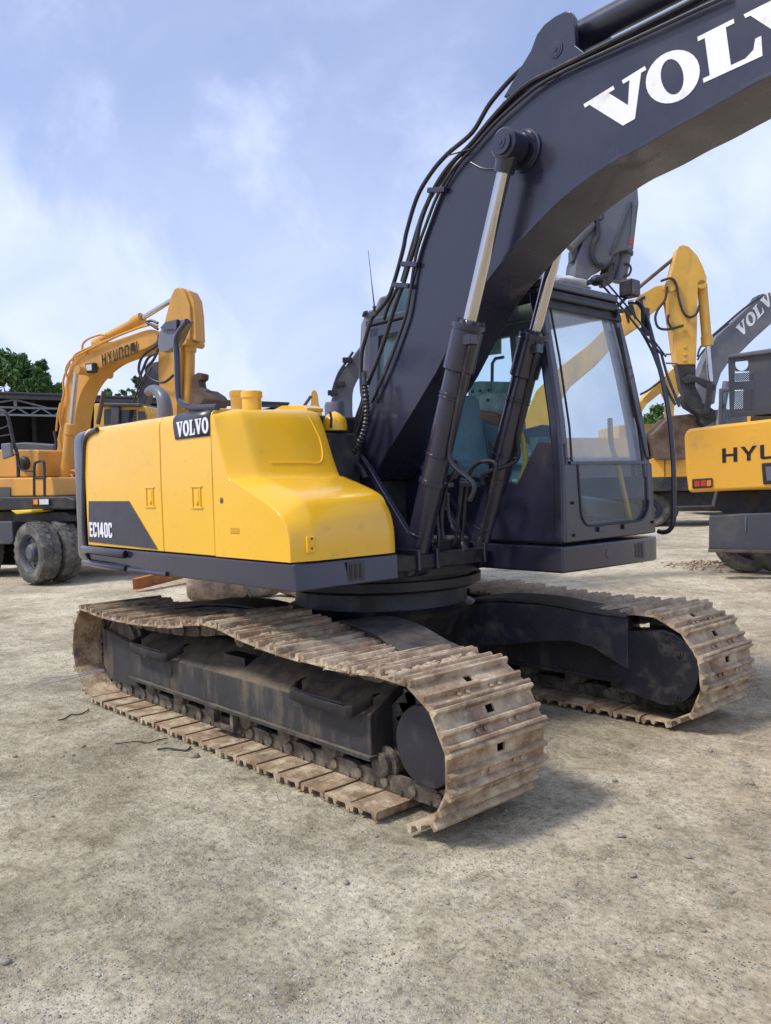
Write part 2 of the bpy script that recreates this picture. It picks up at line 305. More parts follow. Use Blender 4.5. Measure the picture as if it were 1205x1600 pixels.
# ------------------------------------------------------------------ setting: ground
def terrain():
    xs = np.concatenate([np.linspace(-600, -40, 20), np.linspace(-36, -12, 40), np.linspace(-11.8, 7, 240), np.linspace(8, 400, 24)])
    ys = np.concatenate([np.linspace(-300, -8, 20), np.linspace(-7, 12, 240), np.linspace(12.5, 40, 50), np.linspace(45, 900, 24)])
    X, Y = np.meshgrid(xs, ys, indexing='ij')
    def n2(X, Y, s, seed):
        r = np.random.default_rng(seed); z = 0*X
        for k in range(14):
            a = r.uniform(0, 2*np.pi); f = s*r.uniform(.6, 1.6); z = z + np.sin(f*(X*np.cos(a)+Y*np.sin(a)) + r.uniform(0, 6.28))
        return z/14
    Z = .012*n2(X, Y, 2.0, 1) + .007*n2(X, Y, 6, 2) + .006*n2(X, Y, 17, 3)
    rough = np.clip((X+.7*Y-1.5)/4, 0, 1)*(Y > -2.5)            # churned soil on the right, beyond the tracks
    Z += rough*(.04*n2(X, Y, 7, 4) + .03*n2(X, Y, 21, 5))
    # two old wheel ruts crossing the yard on the right
    for off in (0., 1.7):
        dd = (X*.42 - Y*.91 + 2.4 + off); rut = np.exp(-(dd/.16)**2); Z += (Y > -3)*(X > .5)*(-.018*rut*(1+.5*np.sin(38*(X*.91+Y*.42)))+.010*np.exp(-((np.abs(dd)-.26)/.08)**2))
    flat = np.exp(-((np.abs(X)/2.1)**6)) * (np.exp(-((Y+1.0)/.5)**4) + np.exp(-((Y-1.0)/.5)**4))
    Z = Z*(1-np.clip(flat, 0, 1)) - .012
    Z += .20*np.exp(-(((X+1.3)/.35)**2 + ((Y-6.0)/.3)**2))*0
    me = bpy.data.meshes.new('ground'); nx, ny = X.shape
    me.vertices.add(nx*ny); me.vertices.foreach_set('co', np.stack([X, Y, Z], -1).reshape(-1))
    i, j = np.meshgrid(np.arange(nx-1), np.arange(ny-1), indexing='ij'); a = (i*ny+j).ravel()
    q = np.stack([a, a+ny, a+ny+1, a+1], -1).reshape(-1)
    me.loops.add(len(q)); me.loops.foreach_set('vertex_index', q); nf = len(a); me.polygons.add(nf)
    me.polygons.foreach_set('loop_start', np.arange(nf)*4); me.update(calc_edges=True); me.validate(); me.shade_smooth()
    o = bpy.data.objects.new('ground', me); COL.objects.link(o); o['kind'] = 'structure'; return o, (xs, ys, Z)
ground, (gx, gy, gz) = terrain()
def gh(x, y):
    i = np.clip(np.searchsorted(gx, x)-1, 0, len(gx)-2); j = np.clip(np.searchsorted(gy, y)-1, 0, len(gy)-2)
    a = np.clip((x-gx[i])/(gx[i+1]-gx[i]), 0, 1); b = np.clip((y-gy[j])/(gy[j+1]-gy[j]), 0, 1)
    return (gz[i, j]*(1-a)+gz[i+1, j]*a)*(1-b) + (gz[i, j+1]*(1-a)+gz[i+1, j+1]*a)*b
def ground_mat():
    m = bpy.data.materials.new('dusty_ground'); m.use_nodes = True; t = m.node_tree; n = t.nodes; l = t.links; b = n['Principled BSDF']
    tc = n.new('ShaderNodeTexCoord'); V = tc.outputs['Object']; b.inputs['Roughness'].default_value = .95; b.inputs['Specular IOR Level'].default_value = .2
    def noise(sc, det=8, rg=.62, dist=0.):
        q = n.new('ShaderNodeTexNoise'); q.inputs['Scale'].default_value = sc; q.inputs['Detail'].default_value = det; q.inputs['Roughness'].default_value = rg; q.inputs['Distortion'].default_value = dist
        l.new(V, q.inputs['Vector']); return q.outputs['Fac']
    def ramp(src, *st):
        r = n.new('ShaderNodeValToRGB'); e = r.color_ramp.elements
        while len(e) < len(st): e.new(.5)
        for k, (p, c) in enumerate(st): e[k].position = p; e[k].color = (*c, 1)
        l.new(src, r.inputs[0]); return r.outputs[0]
    def mixc(f, a, b_, mode='MIX'):
        q = n.new('ShaderNodeMix'); q.data_type = 'RGBA'; q.blend_type = mode
        if isinstance(f, float): q.inputs['Factor'].default_value = f
        else: l.new(f, q.inputs['Factor'])
        l.new(a, q.inputs[6])
        l.new(b_, q.inputs[7]); return q.outputs[2]
    grey = ramp(noise(1.4), (.30, (.33, .285, .20)), (.48, (.49, .435, .315)), (.68, (.63, .575, .44)))
    tan = ramp(noise(1.9, 9), (.30, (.25, .195, .125)), (.48, (.50, .41, .28)), (.70, (.66, .57, .42)))
    se = n.new('ShaderNodeSeparateXYZ'); l.new(V, se.inputs[0])
    ma = n.new('ShaderNodeMath'); ma.operation = 'MULTIPLY_ADD'; l.new(se.outputs['Y'], ma.inputs[0]); ma.inputs[1].default_value = .85; l.new(se.outputs['X'], ma.inputs[2])
    mb_ = n.new('ShaderNodeMath'); mb_.operation = 'MULTIPLY_ADD'; l.new(noise(.9, 4), mb_.inputs[0]); mb_.inputs[1].default_value = 3.5; l.new(ma.outputs[0], mb_.inputs[2])
    side = n.new('ShaderNodeMapRange'); l.new(mb_.outputs[0], side.inputs['Value']); side.inputs['From Min'].default_value = 1.9; side.inputs['From Max'].default_value = 4.2
    c = mixc(side.outputs[0], grey, tan)
    # far yard is pale, sandy
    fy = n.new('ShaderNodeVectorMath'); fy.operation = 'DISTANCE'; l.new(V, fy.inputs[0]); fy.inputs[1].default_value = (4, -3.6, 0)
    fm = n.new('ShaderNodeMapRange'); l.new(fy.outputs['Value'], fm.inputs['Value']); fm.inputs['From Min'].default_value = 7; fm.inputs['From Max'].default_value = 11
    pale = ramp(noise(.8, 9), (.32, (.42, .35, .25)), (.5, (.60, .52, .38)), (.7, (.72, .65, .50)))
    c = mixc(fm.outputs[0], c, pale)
    big = ramp(noise(.75, 5, .6, .5), (.36, (.70, .70, .69)), (.56, (1, 1, 1)))
    c = mixc(1.0, c, big, 'MULTIPLY')
    fine = ramp(noise(42, 6, .75), (.32, (.45, .44, .42)), (.47, (.95, .95, .95)), (.70, (1.35, 1.33, 1.3)))
    c = mixc(1.0, c, fine, 'MULTIPLY')
    mid = ramp(noise(7, 8, .7, .6), (.35, (.68, .66, .61)), (.50, (.97, .97, .95)), (.7, (1.16, 1.16, 1.14)))
    c = mixc(1.0, c, mid, 'MULTIPLY')
    # grit: light and dark grains pressed into the dust
    vo = n.new('ShaderNodeTexVoronoi'); vo.inputs['Scale'].default_value = 75; l.new(V, vo.inputs['Vector'])
    gm = ramp(vo.outputs['Distance'], (.22, (1, 1, 1)), (.32, (0, 0, 0)))
    vs = n.new('ShaderNodeSeparateColor'); l.new(vo.outputs['Color'], vs.inputs[0])
    th = n.new('ShaderNodeMath'); th.operation = 'GREATER_THAN'; l.new(vs.outputs[0], th.inputs[0]); th.inputs[1].default_value = .42
    g2 = n.new('ShaderNodeMath'); g2.operation = 'MULTIPLY'; l.new(gm, g2.inputs[0]); l.new(th.outputs[0], g2.inputs[1])
    pc = ramp(noise(3), (.35, (0, 0, 0)), (.6, (1, 1, 1)))
    g3 = n.new('ShaderNodeMath'); g3.operation = 'MULTIPLY'; l.new(g2.outputs[0], g3.inputs[0]); l.new(pc, g3.inputs[1])
    gc = ramp(vs.outputs[1], (.25, (.12, .12, .115)), (.6, (.44, .43, .39)), (.9, (.78, .76, .70)))
    c = mixc(g3.outputs[0], c, gc)
    l.new(c, b.inputs['Base Color'])
    bp = n.new('ShaderNodeBump'); bp.inputs['Strength'].default_value = .8; bp.inputs['Distance'].default_value = .012
    ad = n.new('ShaderNodeMath'); ad.operation = 'ADD'; l.new(noise(28, 9, .75), ad.inputs[0]); l.new(g3.outputs[0], ad.inputs[1]); l.new(ad.outputs[0], bp.inputs['Height'])
    b2 = n.new('ShaderNodeBump'); b2.inputs['Strength'].default_value = .7; b2.inputs['Distance'].default_value = .08; l.new(noise(5, 8, .65), b2.inputs['Height']); l.new(b2.outputs[0], bp.inputs['Normal'])
    l.new(bp.outputs[0], b.inputs['Normal']); return m
ground.data.materials.append(ground_mat())
def rocks(name, pts, sizes, m, squash=.6):
    """many small stones joined in one mesh"""
    ph = (1+5**.5)/2
    iv = np.array([(-1, ph, 0), (1, ph, 0), (-1, -ph, 0), (1, -ph, 0), (0, -1, ph), (0, 1, ph), (0, -1, -ph), (0, 1, -ph), (ph, 0, -1), (ph, 0, 1), (-ph, 0, -1), (-ph, 0, 1)])/1.9
    it = np.array([(0, 11, 5), (0, 5, 1), (0, 1, 7), (0, 7, 10), (0, 10, 11), (1, 5, 9), (5, 11, 4), (11, 10, 2), (10, 7, 6), (7, 1, 8), (3, 9, 4), (3, 4, 2), (3, 2, 6), (3, 6, 8), (3, 8, 9), (4, 9, 5), (2, 4, 11), (6, 2, 10), (8, 6, 7), (9, 8, 1)])
    n = len(pts); v = iv[None]*(1+rng.uniform(-.28, .28, (n, 12, 1))); v = v*rng.uniform(.7, 1.25, (n, 1, 3)); v[:, :, 2] *= squash
    a = rng.uniform(0, 6.28, n); ca, sa = np.cos(a)[:, None], np.sin(a)[:, None]
    x = v[:, :, 0]*ca - v[:, :, 1]*sa; y = v[:, :, 0]*sa + v[:, :, 1]*ca
    v = np.stack([x, y, v[:, :, 2]], -1)*np.asarray(sizes)[:, None, None] + np.asarray(pts)[:, None, :]
    f = (it[None] + (np.arange(n)*12)[:, None, None]).reshape(-1)
    me = bpy.data.meshes.new(name); me.vertices.add(n*12); me.vertices.foreach_set('co', v.reshape(-1))
    me.loops.add(len(f)); me.loops.foreach_set('vertex_index', f); nf = len(f)//3; me.polygons.add(nf); me.polygons.foreach_set('loop_start', np.arange(nf)*3)
    me.update(calc_edges=True); me.materials.append(m); o = bpy.data.objects.new(name, me); COL.objects.link(o); return o
def stone_mat():
    m = bpy.data.materials.new('gravel_stone'); m.use_nodes = True; t = m.node_tree; n = t.nodes; l = t.links; b = n['Principled BSDF']; b.inputs['Roughness'].default_value = .85
    tc = n.new('ShaderNodeTexCoord'); q = n.new('ShaderNodeTexNoise'); q.inputs['Scale'].default_value = 24; q.inputs['Detail'].default_value = 3; l.new(tc.outputs['Object'], q.inputs['Vector'])
    r = n.new('ShaderNodeValToRGB'); e = r.color_ramp.elements; e[0].position = .33; e[0].color = (.14, .13, .115, 1); e[1].position = .68; e[1].color = (.56, .53, .46, 1); l.new(q.outputs['Fac'], r.inputs[0]); l.new(r.outputs[0], b.inputs['Base Color']); return m
STONE = stone_mat()
def scatter():
    P = []; Sz = []
    N_ = 90000
    D = 1.6 + 9*rng.random(N_)**2.1; A = rng.uniform(-.50, .50, N_)
    x = CAM.x + F.x*D + RR.x*A*D*1.05; y = CAM.y + F.y*D + RR.y*A*D*1.05
    s = .0014 + .0030*rng.random(N_)**2 + .007*(rng.random(N_) > .985)*rng.random(N_)**2
    under = (np.abs(x) < 1.95) & (np.abs(np.abs(y)-.995) < .35)
    pat = np.sin(2.1*x+1.3*y)+np.sin(-1.7*x+2.9*y+1)+np.sin(4.1*x-.6*y+2)*.7 + rng.normal(0, .9, N_)
    k = (~under) & (pat > -.4)
    x, y, s = x[k], y[k], s[k]
    return np.stack([x, y, gh(x, y)+s*.1], -1), s
_p, _s = scatter()
g = rocks('gravel', _p, _s, STONE); g['kind'] = 'stuff'; tag(g, 'fine loose grit and gravel strewn over the dusty yard', 'gravel')
# ================================================================== MAIN EXCAVATOR
EX = thing('excavator', 'yellow and charcoal crawler excavator on muddy steel tracks, largest machine in the foreground', 'excavator')
px = M0.p
# ---- tracks
def track_path(y_near=True):
    top = [(-1.624, .655), (-1.286, .630), (-.886, .634), (-.465, .657), (-.171, .700), (.045, .722), (.267, .694), (.451, .668), (.646, .655), (.847, .642), (1.088, .640), (1.285, .644), (1.46, .662)]
    if not y_near: top = [(-1.624, .655), (-1.2, .640), (-.7, .640), (-.3, .66), (.045, .685), (.4, .665), (.8, .645), (1.2, .645), (1.46, .662)]
    front = [(1.60, .640), (1.715, .575), (1.80, .46), (1.838, .33), (1.82, .20), (1.765, .09), (1.665, .022), (1.55, .004)]
    bot = [(x, .0) for x in (1.2, .8, .4, 0, -.4, -.8, -1.2, -1.45)]
    rear = [(-1.60, .02), (-1.72, .09), (-1.805, .20), (-1.84, .33), (-1.81, .47), (-1.735, .59)]
    P = smooth([(x, 0, z) for x, z in top+front+bot+rear], 12, True)
    return [(p.x, p.z) for p in P]
def resample(P, n, off=0.):
    P = np.array(P); Q = np.vstack([P, P[:1]]); d = np.hypot(*(np.diff(Q, axis=0).T)); s = np.concatenate([[0], np.cumsum(d)]); Lt = s[-1]
    f = lambda t: np.array([np.interp(t % Lt, s, Q[:, 0]), np.interp(t % Lt, s, Q[:, 1])])
    pitch = Lt/n; out = []
    for i in range(n):
        a = f((i+off)*pitch - pitch/2); b = f((i+off)*pitch + pitch/2); c = (a+b)/2; out.append((c, math.atan2(b[1]-a[1], b[0]-a[0])))
    return out, pitch
NSH = 45
def shoe_mesh(pitch, wd=.60):
    """triple grouser shoe: local x along the chain, z outwards (0 = grouser tip), y across"""
    mb = MB(); h = wd/2; p = pitch
    zt, zb = -.027, -.037          # plate
    # the plate, in strips so that the two mud holes are real openings
    x0, x1 = -p*.48, p*.48
    for (ya, yb) in ((-h, -.005), (.043, h)): mb.box(x0, x1, ya, yb, zb, zt)
    for (ya, yb) in ((-.005, .043),):
        mb.box(x0, -p*.27, ya, yb, zb, zt); mb.box(-p*.08, x1, ya, yb, zb, zt)
    # overlapping lip behind
    mb.prism([(-p*.48, zb), (-p*.48, zt-.004), (-p*.53, zt-.014), (-p*.53, zb-.008)], -h, h)
    for yb_ in (-.105, -.055, .095, .145): mb.cyl((p*.22, yb_, zt-.001), (p*.22, yb_, zt+.009), .011, seg=6)
    for cx, hh in ((-p*.40, 0.), (p*.02+.012, -.005), (p*.42, 0.)):
        mb.prism([(cx-.016, zt), (cx-.009, hh-.004), (cx-.005, hh), (cx+.005, hh), (cx+.009, hh-.004), (cx+.016, zt)], -h, h)
    return mb
def link_mesh(pitch):
    mb = MB(); p = pitch
    for s in (-1, 1):
        y0 = s*.080; prof = [(-p*.56, -.060), (-p*.50, -.042), (p*.40, -.042), (p*.50, -.062), (p*.50, -.105), (p*.28, -.118), (-p*.30, -.118), (-p*.56, -.105)]
        mb.prism(prof, y0-.016, y0+.016)
        mb.cyl((p*.42, y0+s*.014, -.082), (p*.42, y0+s*.030, -.082), .024, seg=12)
        mb.cyl((-p*.14, y0+s*.014, -.055), (-p*.14, y0+s*.026, -.055), .011, seg=6)
    mb.cyl((p*.42, -.08, -.082), (p*.42, .08, -.082), .022, seg=12)
    return mb
def build_track(yc, near):
    P, pitch = resample(track_path(near), NSH, .35 if near else .1)
    sm = lm = None; jr = random.Random(3 if near else 5)
    for i, (c, a) in enumerate(P):
        if lm is None:
            lm = link_mesh(pitch).mesh('track_link', LINK); sm = shoe_mesh(pitch).mesh('track_shoe', SHOE)
        o = bpy.data.objects.new('track_link', lm); COL.objects.link(o); o.parent = EX
        o.rotation_euler = (0, -a, 0)
        o.location = (c[0], yc, c[1])
        if near and c[1] < .05 and 1.33 < c[0] < 1.50: continue     # one pad is gone
        o = bpy.data.objects.new('track_shoe', sm); COL.objects.link(o); o.parent = EX
        j = jr.uniform(-.022, .022) if c[1] > .5 else jr.uniform(-.008, .008)
        o.rotation_euler = (jr.uniform(-.006, .006), -a + j, jr.uniform(-.006, .006)); o.location = (c[0], yc + jr.uniform(-.006, .006), c[1] + (jr.uniform(-.004, .004) if c[1] > .5 else 0))
for yc, near in ((-.995, True), (.995, False)): build_track(yc, near)
# mud caked on the upper run of the near track
def caked():
    P, pitch = resample(track_path(True), 400, 0); up = [(c, a) for c, a in P if c[1] > .55 and -1.5 < c[0] < 1.5]; pts = []; sz = []
    for k in range(5000):
        c, a = up[rng.integers(len(up))]; y = -.995 + rng.uniform(-.29, .29)
        dens = math.sin(c[0]*5.1+1)+math.sin(c[0]*11.3+y*9)+math.sin(y*17+c[0]*3) + .9*(c[0] > -.3)
        if dens < .35: continue
        s_ = rng.uniform(.006, .022)*(1.3 if dens > 1.6 else 1); nx_, nz_ = -math.sin(a), math.cos(a); pts.append((c[0]+(nx_ if nz_ > 0 else -nx_)*-.027, y, c[1]-.027*abs(nz_))); sz.append(s_)
    o = rocks('caked_mud', np.array(pts), np.array(sz), MUDC, .42); o.parent = EX; o['kind'] = 'stuff'
MUDC = mat('caked_pale_mud', (.46, .36, .25), .95, var=.35, vscale=9, dirt=(.26, .16, .10), dirt_amt=.3, dscale=9, bump=.8, bscale=60)
caked()
def mirror_y(s, y): return y if s < 0 else -y
def undercarriage(s):
    sg = s
    Y = lambda y: -sg*y if sg > 0 else y          # near side written with negative y
    def pr(mb, poly, y0, y1): mb.prism(poly, Y(y0), Y(y1))
    # track frame
    mb = MB(); sec = [(-1.15, .20), (-1.15, .388), (-.93, .505), (-.80, .505), (-.80, .20)]
    mb.prism([(Y(y), z) for y, z in sec], -1.20, 1.19, 'x')
    mb.prism([(1.19, .185), (1.19, .41), (1.30, .50), (1.36, .50), (1.36, .25)], Y(-1.02), Y(-.80))
    f = mb.build('track_frame', FRM, EX, .008)
    MB().box(-1.21, 1.20, *sorted((Y(-1.168), Y(-.79))), .182, .204).build('frame_flange', FRM, f, .004)
    mb = MB(); mb.prism([(-1.69, .46), (-1.245, .40), (-1.22, .20), (-1.16, .13), (-1.56, .108), (-1.69, .20)], Y(-1.12), Y(-1.085)); mb.build('idler_guard', FRM, EX, .006)
    MB().lathe((-1.50, Y(-1.075), .325), (-1.50, Y(-.915), .325), [(0, .20), (0, .235), (.03, .24), (.04, .262), (.12, .262), (.13, .24), (.16, .235)], 32).build('idler', LINK, EX)
    # steps on the frame
    for xa, xb, dz in ((-1.08, -.56, 0), (.66, 1.16, -.012)):
        pts = smooth([(xa-.02, Y(-1.12), .455+dz), (xa, Y(-1.19), .437+dz), (xa+.06, Y(-1.225), .424+dz), (xb-.07, Y(-1.225), .414+dz), (xb-.01, Y(-1.19), .43+dz), (xb+.02, Y(-1.12), .465+dz)], 4)
        mb = MB()
        rows = []
        for p in pts: rows.append([p + Vector((0, 0, -.028)), p + Vector((0, 0, .022))])
        mb.grid(rows); rows2 = [[r[1], r[1]+Vector((0, Y(-.9)-Y(-.94), 0))] for r in rows]; mb.grid(rows2)
        for k in range(1, 26):                       # anti-slip teeth
            t = k/26; x = xa+.05+(xb-xa-.12)*t; mb.prism([(x-.007, .445+dz), (x+.007, .445+dz), (x, .458+dz)], Y(-1.222), Y(-1.212))
        o = mb.build('frame_step', CHD, f)
        so_ = o.modifiers.new('solid', 'SOLIDIFY'); so_.thickness = .006
    # openings: solid black pieces, the shade inside put into the colour
    MB().lathe((-.66, Y(-1.148), .31), (-.66, Y(-1.1545), .31), [(0, .035), (0.004, .035), (.0045, .024), (.006, .024)], 18).build('drain_hole', BLACKP, f)
    for x in (.05,):
        mb = MB(); mb.cyl((x, Y(-1.10), .595), (x, Y(-.90), .595), .055); mb.box(x-.05, x+.05, *sorted((Y(-.96), Y(-.88))), .50, .60); mb.build('carrier_roller', LINK, EX, .004)
    MB().box(-.16, .06, *sorted((Y(-1.075), Y(-.985))), .40, .478).build('frame_opening', BLACKP, f)
    # bottom rollers
    for k in range(7):
        x = -1.02 + k*.37; mb = MB()
        mb.lathe((x, Y(-1.12), .155), (x, Y(-.87), .155), [(0, .035), (.01, .055), (.035, .058), (.04, .080), (.055, .082), (.06, .066), (.19, .066), (.195, .082), (.21, .080), (.215, .058), (.25, .05)], 20)
        mb.build('track_roller', LINK, EX)
    mb = MB()
    for x in (-.18, .02): mb.box(x-.015, x+.015, *sorted((Y(-1.15), Y(-1.11))), .075, .19)
    mb.box(-.18, .02, *sorted((Y(-1.15), Y(-1.12))), .072, .095); mb.build('track_guide', LINK, EX, .004)
    # drive end
    mb = MB(); n = 23; prof = []
    for k in range(n*2):
        r = .285 if k % 2 == 0 else .235; a = math.pi*k/n; prof.append((1.49+r*math.cos(a), .318+r*math.sin(a)))
    mb.prism(prof, Y(-1.02), Y(-.975)); mb.build('sprocket', LINK, EX, .005)
    MB().lathe((1.49, Y(-1.115), .30), (1.49, Y(-.80), .30), [(0, .150), (.004, .172), (.015, .178), (.10, .180), (.11, .20), (.31, .20)], 40).build('final_drive', CHD if s < 0 else CHD, EX)
    # inner motor guard: a thick round-ended box
    g1 = [(1.247, .516), (1.239, .198), (1.30, .18)] ; c = (1.60, .325); r = .185
    pts = [(1.243, .19), (1.243, .515), (1.56, .545)]
    for k in range(0, 17):
        a = math.radians(98 - k*(98+110)/16); pts.append((c[0]-.02+r*1.12*math.cos(a), c[1]+.02+r*1.12*math.sin(a)))
    mb = MB(); mb.prism(pts, Y(-.68), Y(-.86)); gd = mb.build('motor_guard', UC, EX, .012)
    for u, v in ((1.31, .49), (1.68, .44), (1.31, .235), (1.66, .19)):
        MB().lathe((u, Y(-.683), v), (u, Y(-.664), v), [(0, .028), (.010, .026), (.010, .015), (.019, .014)], 16).build('bolt', UC, gd)
for s in (-1, 1): undercarriage(s)
# X-frame
MB().lathe((0, 0, .40), (0, 0, .80), [(0, .46), (.18, .52), (.26, .60), (.28, .55), (.40, .54)], 48).build('centre_frame', UC, EX, 0)
MB().lathe((0, 0, .78), (0, 0, .93), [(0, .60), (.02, .64), (.07, .64), (.075, .60), (.10, .60), (.105, .66), (.15, .66)], 64).build('swing_bearing', UC, EX)
for sx in (1, -1):
    for sy_ in (-1, 1):
        fr = Frame(0, 0, 0); ax, ay, bx_, by = .05, .30, 1.32, .66
        ang = math.atan2(by-ay, bx_-ax); ln = math.hypot(bx_-ax, by-ay)
        top = [(-.1, .56), (.2, .60), (.50, .655), (.86, .655), (1.12, .62), (ln+.05, .60)]
        bot = [(ln+.05, .30), (1.15, .42), (1.02, .445), (.86, .430), (.4, .36), (-.1, .32)]
        def tr(p, d):
            x = ax + math.cos(ang)*p[0] - math.sin(ang)*d; y = ay + math.sin(ang)*p[0] + math.cos(ang)*d
            return (sx*x, sy_*y, p[1])
        mb = MB(); poly = top+bot; n = len(poly)
        mb.add([tr(p, 0) for p in poly] + [tr(p, .26) for p in poly], [tuple(range(n)), tuple(range(2*n-1, n-1, -1))] + [(i, n+i, n+(i+1) % n, (i+1) % n) for i in range(n)])
        rows = [[tr((p[0], p[1]+.004), -.02), tr((p[0], p[1]+.004), .28), tr((p[0], p[1]+.022), .28), tr((p[0], p[1]+.022), -.02), tr((p[0], p[1]+.004), -.02)] for p in smooth([(a, b, 0) for a, b in top], 4)]
        mb.grid(rows)
        mb.build('frame_arm', CHD, EX, .008)
# ---- upper structure
X0, X1 = -1.60, .80
# platform skirt
ZB, ZT = .915, 1.050
mb = MB(); mb.prism([(-1.62, -1.245), (.80, -1.245), (.795, -.58), (-1.62, -.58)], ZB, ZT, 'z', [(-1.62, -1.24), (.775, -1.24), (.79, -.575), (-1.62, -.575)])
sk = mb.build('platform_skirt', CH, EX, .012, 3)
for dx_ in (0, .035, .07):
    pass
def slots(parent, o, ux, nrm, z0, z1, n=3, wd=.032):
    """lashing slots: a raised plate with black upright pieces for the shade in its openings"""
    o = Vector(o); ux = Vector(ux).normalized(); nrm = Vector(nrm).normalized()
    W_ = n*wd+.02
    def q(a, b, h): return o + ux*a + Vector((0, 0, b)) + nrm*h
    mb = MB(); vs = [q(a, b, h) for h in (-.004, .006) for a, b in ((0, z0), (W_, z0), (W_, z1), (0, z1))]
    mb.add(vs, [(0, 1, 2, 3), (4, 7, 6, 5)] + [(i, (i+1) % 4, 4+(i+1) % 4, 4+i) for i in range(4)]); pl_ = mb.build('lashing_plate', CH, parent, .003)
    for k in range(n):
        a0 = .012+k*wd; a1 = a0+wd*.55; mb = MB(); vs = [q(a, b, h) for h in (.002, .0075) for a, b in ((a0, z0+.012), (a1, z0+.012), (a1, z1-.012), (a0, z1-.012))]
        mb.add(vs, [(0, 1, 2, 3), (4, 7, 6, 5)] + [(i, (i+1) % 4, 4+(i+1) % 4, 4+i) for i in range(4)]); mb.build('slot', BLACKP, pl_)  # solid black piece, shade of the slot put into its colour
slots(sk, (.792, -.93, 0), (0, 1, 0), (1, 0, 0), .935, 1.035)
# counterweight: a wall that curves round the tail
cw = []
for k in range(21):
    a = math.radians(-90 - k*9); cw.append((-1.60 + .50*math.cos(a)*1.0, 1.25*math.sin(a) if False else 0))
out = []
for k in range(25):
    a = math.radians(-90 - 180*k/24); c_, s_ = math.cos(a), math.sin(a)
    out.append((-1.60 + .46*math.copysign(abs(c_)**.55, c_), 1.240*math.copysign(abs(s_)**.55, s_)))
mb = MB(); mb.prism([(-1.585, -1.235)] + out[1:-1] + [(-1.585, 1.235)], .93, 1.84, 'z')
mb.build('counterweight', CH, EX, .07, 5)
# frame round the rear door
rim = smooth([px(u, v, -1.245) for u, v in ((262, 897), (200, 889), (150, 883), (138, 872), (132, 840), (131, 780), (131.5, 720), (133, 690), (140, 677), (152, 671))], 4)
MB().tube(rim, .016, 10).build('counterweight_edge', CH, EX)
for z_, z2 in ((1.045, .985), (.955, .925)):
    MB().tube([(-1.61, -1.262, z_-.012), (-1.59, -1.272, z_-.012), (-1.02, -1.272, z_-.022), (-.99, -1.255, z_-.024)], .026 if z_ > 1 else .020, 10).build('side_step_rail', CH, EX)
# engine side doors
def hood_panel(x0, x1, name='engine_door'):
    pr = [(-1.24, ZT+.006), (-1.243, 1.45), (-1.240, 1.76)] + [(-1.180-.058*math.cos(math.radians(a)), 1.792+.056*math.sin(math.radians(a))) for a in range(6, 91, 12)] + [(-.60, 1.848), (-.60, ZT+.006)]
    mb = MB(); mb.prism(pr, x0, x1, 'x'); return mb.build(name, Y1, EX, .006, 2, 25)
d1 = hood_panel(-1.585, -.512); d2 = hood_panel(-.504, .066)
def latch(u, v, parent, w_=.125, h_=.125):
    c = px(u, v, -1.2415); x, z = c.x, c.z
    mb = MB(); t = .009
    for a in ((x-w_/2, x+w_/2, z+h_/2-t, z+h_/2), (x-w_/2, x+w_/2, z-h_/2, z-h_/2+t), (x-w_/2+.016, x-w_/2+.024, z-h_/2+t, z+h_/2-t), (x+w_/2-.024, x+w_/2-.016, z-h_/2+t, z+h_/2-t)):
        mb.box(a[0], a[1], -1.249, -1.238, a[2], a[3])
    o = mb.build('latch', Y1, parent, .002)
    MB().cyl((x+.004, -1.238, z-.028), (x+.004, -1.252, z-.028), .013, seg=14).build('latch_button', Y1, o, .002)
    MB().box(x-.020, x+.022, -1.2455, -1.238, z-.038, z+.040).build('latch_plate', Y1, o, .002)
latch(235, 777, d1); latch(308, 777, d2)
# dark decals
def sheet(name, pts, m, parent, y=-1.2445, th=.0022):
    P = [px(u, v, y) for u, v in pts]; return MB().prism([(p.x, p.z) for p in P], y, y+th).build(name, m, parent)
sheet('model_decal', [(138.5, 783), (201.5, 783), (246, 858.5), (200, 853), (138.5, 846)], DECAL, d1, -1.2455)
# name decal follows the rounded shoulder of the hood
def shoulder(t):  # t 0..1 from low to high
    if t < .5: z = 1.700 + (1.792-1.700)*t/.5; return (-1.2465+.003*t, z)
    a = math.radians(6+(t-.5)/.5*84); return (-1.180-.063*math.cos(a), 1.792+.0605*math.sin(a))
pl0 = px(270, 660, -1.24); pr0 = px(334.5, 650, -1.24)
rows = []
for k in range(9):
    t = k/8; y_, z_ = shoulder(t); xa = px(275, 680, -1.24).x + (pl0.x-px(275, 680, -1.24).x)*min(1, t*1.6); rows.append([(xa, y_, z_), (xa + (.060-xa)*.5, y_, z_), (.060, y_, z_)])
mb = MB(); mb.grid(rows); nd = mb.build('name_decal', DECAL, d2); so_ = nd.modifiers.new('solid', 'SOLIDIFY'); so_.thickness = .002
a_ = px(278.5, 677.5, -1.247); b_ = px(327, 671.5, -1.247); b_.z = b_.z
word(['Vs', 'Os', 'Ls', 'Vs', 'Os'], (a_.x-.01, -1.2485, 1.712), (1, 0, .01), (0, .0, 1), (0, -1, 0), .084, .03, WHITE, nd, widen=((b_.x-a_.x+.01)/.084-.15)/4.82)
a_ = px(141, 839, -1.2475)
word('EC140C', (a_.x, -1.248, a_.z+.002), (1, 0, .005), (0, 0, 1), (0, -1, 0), .098, .10, WHITE, d1, widen=1.0)
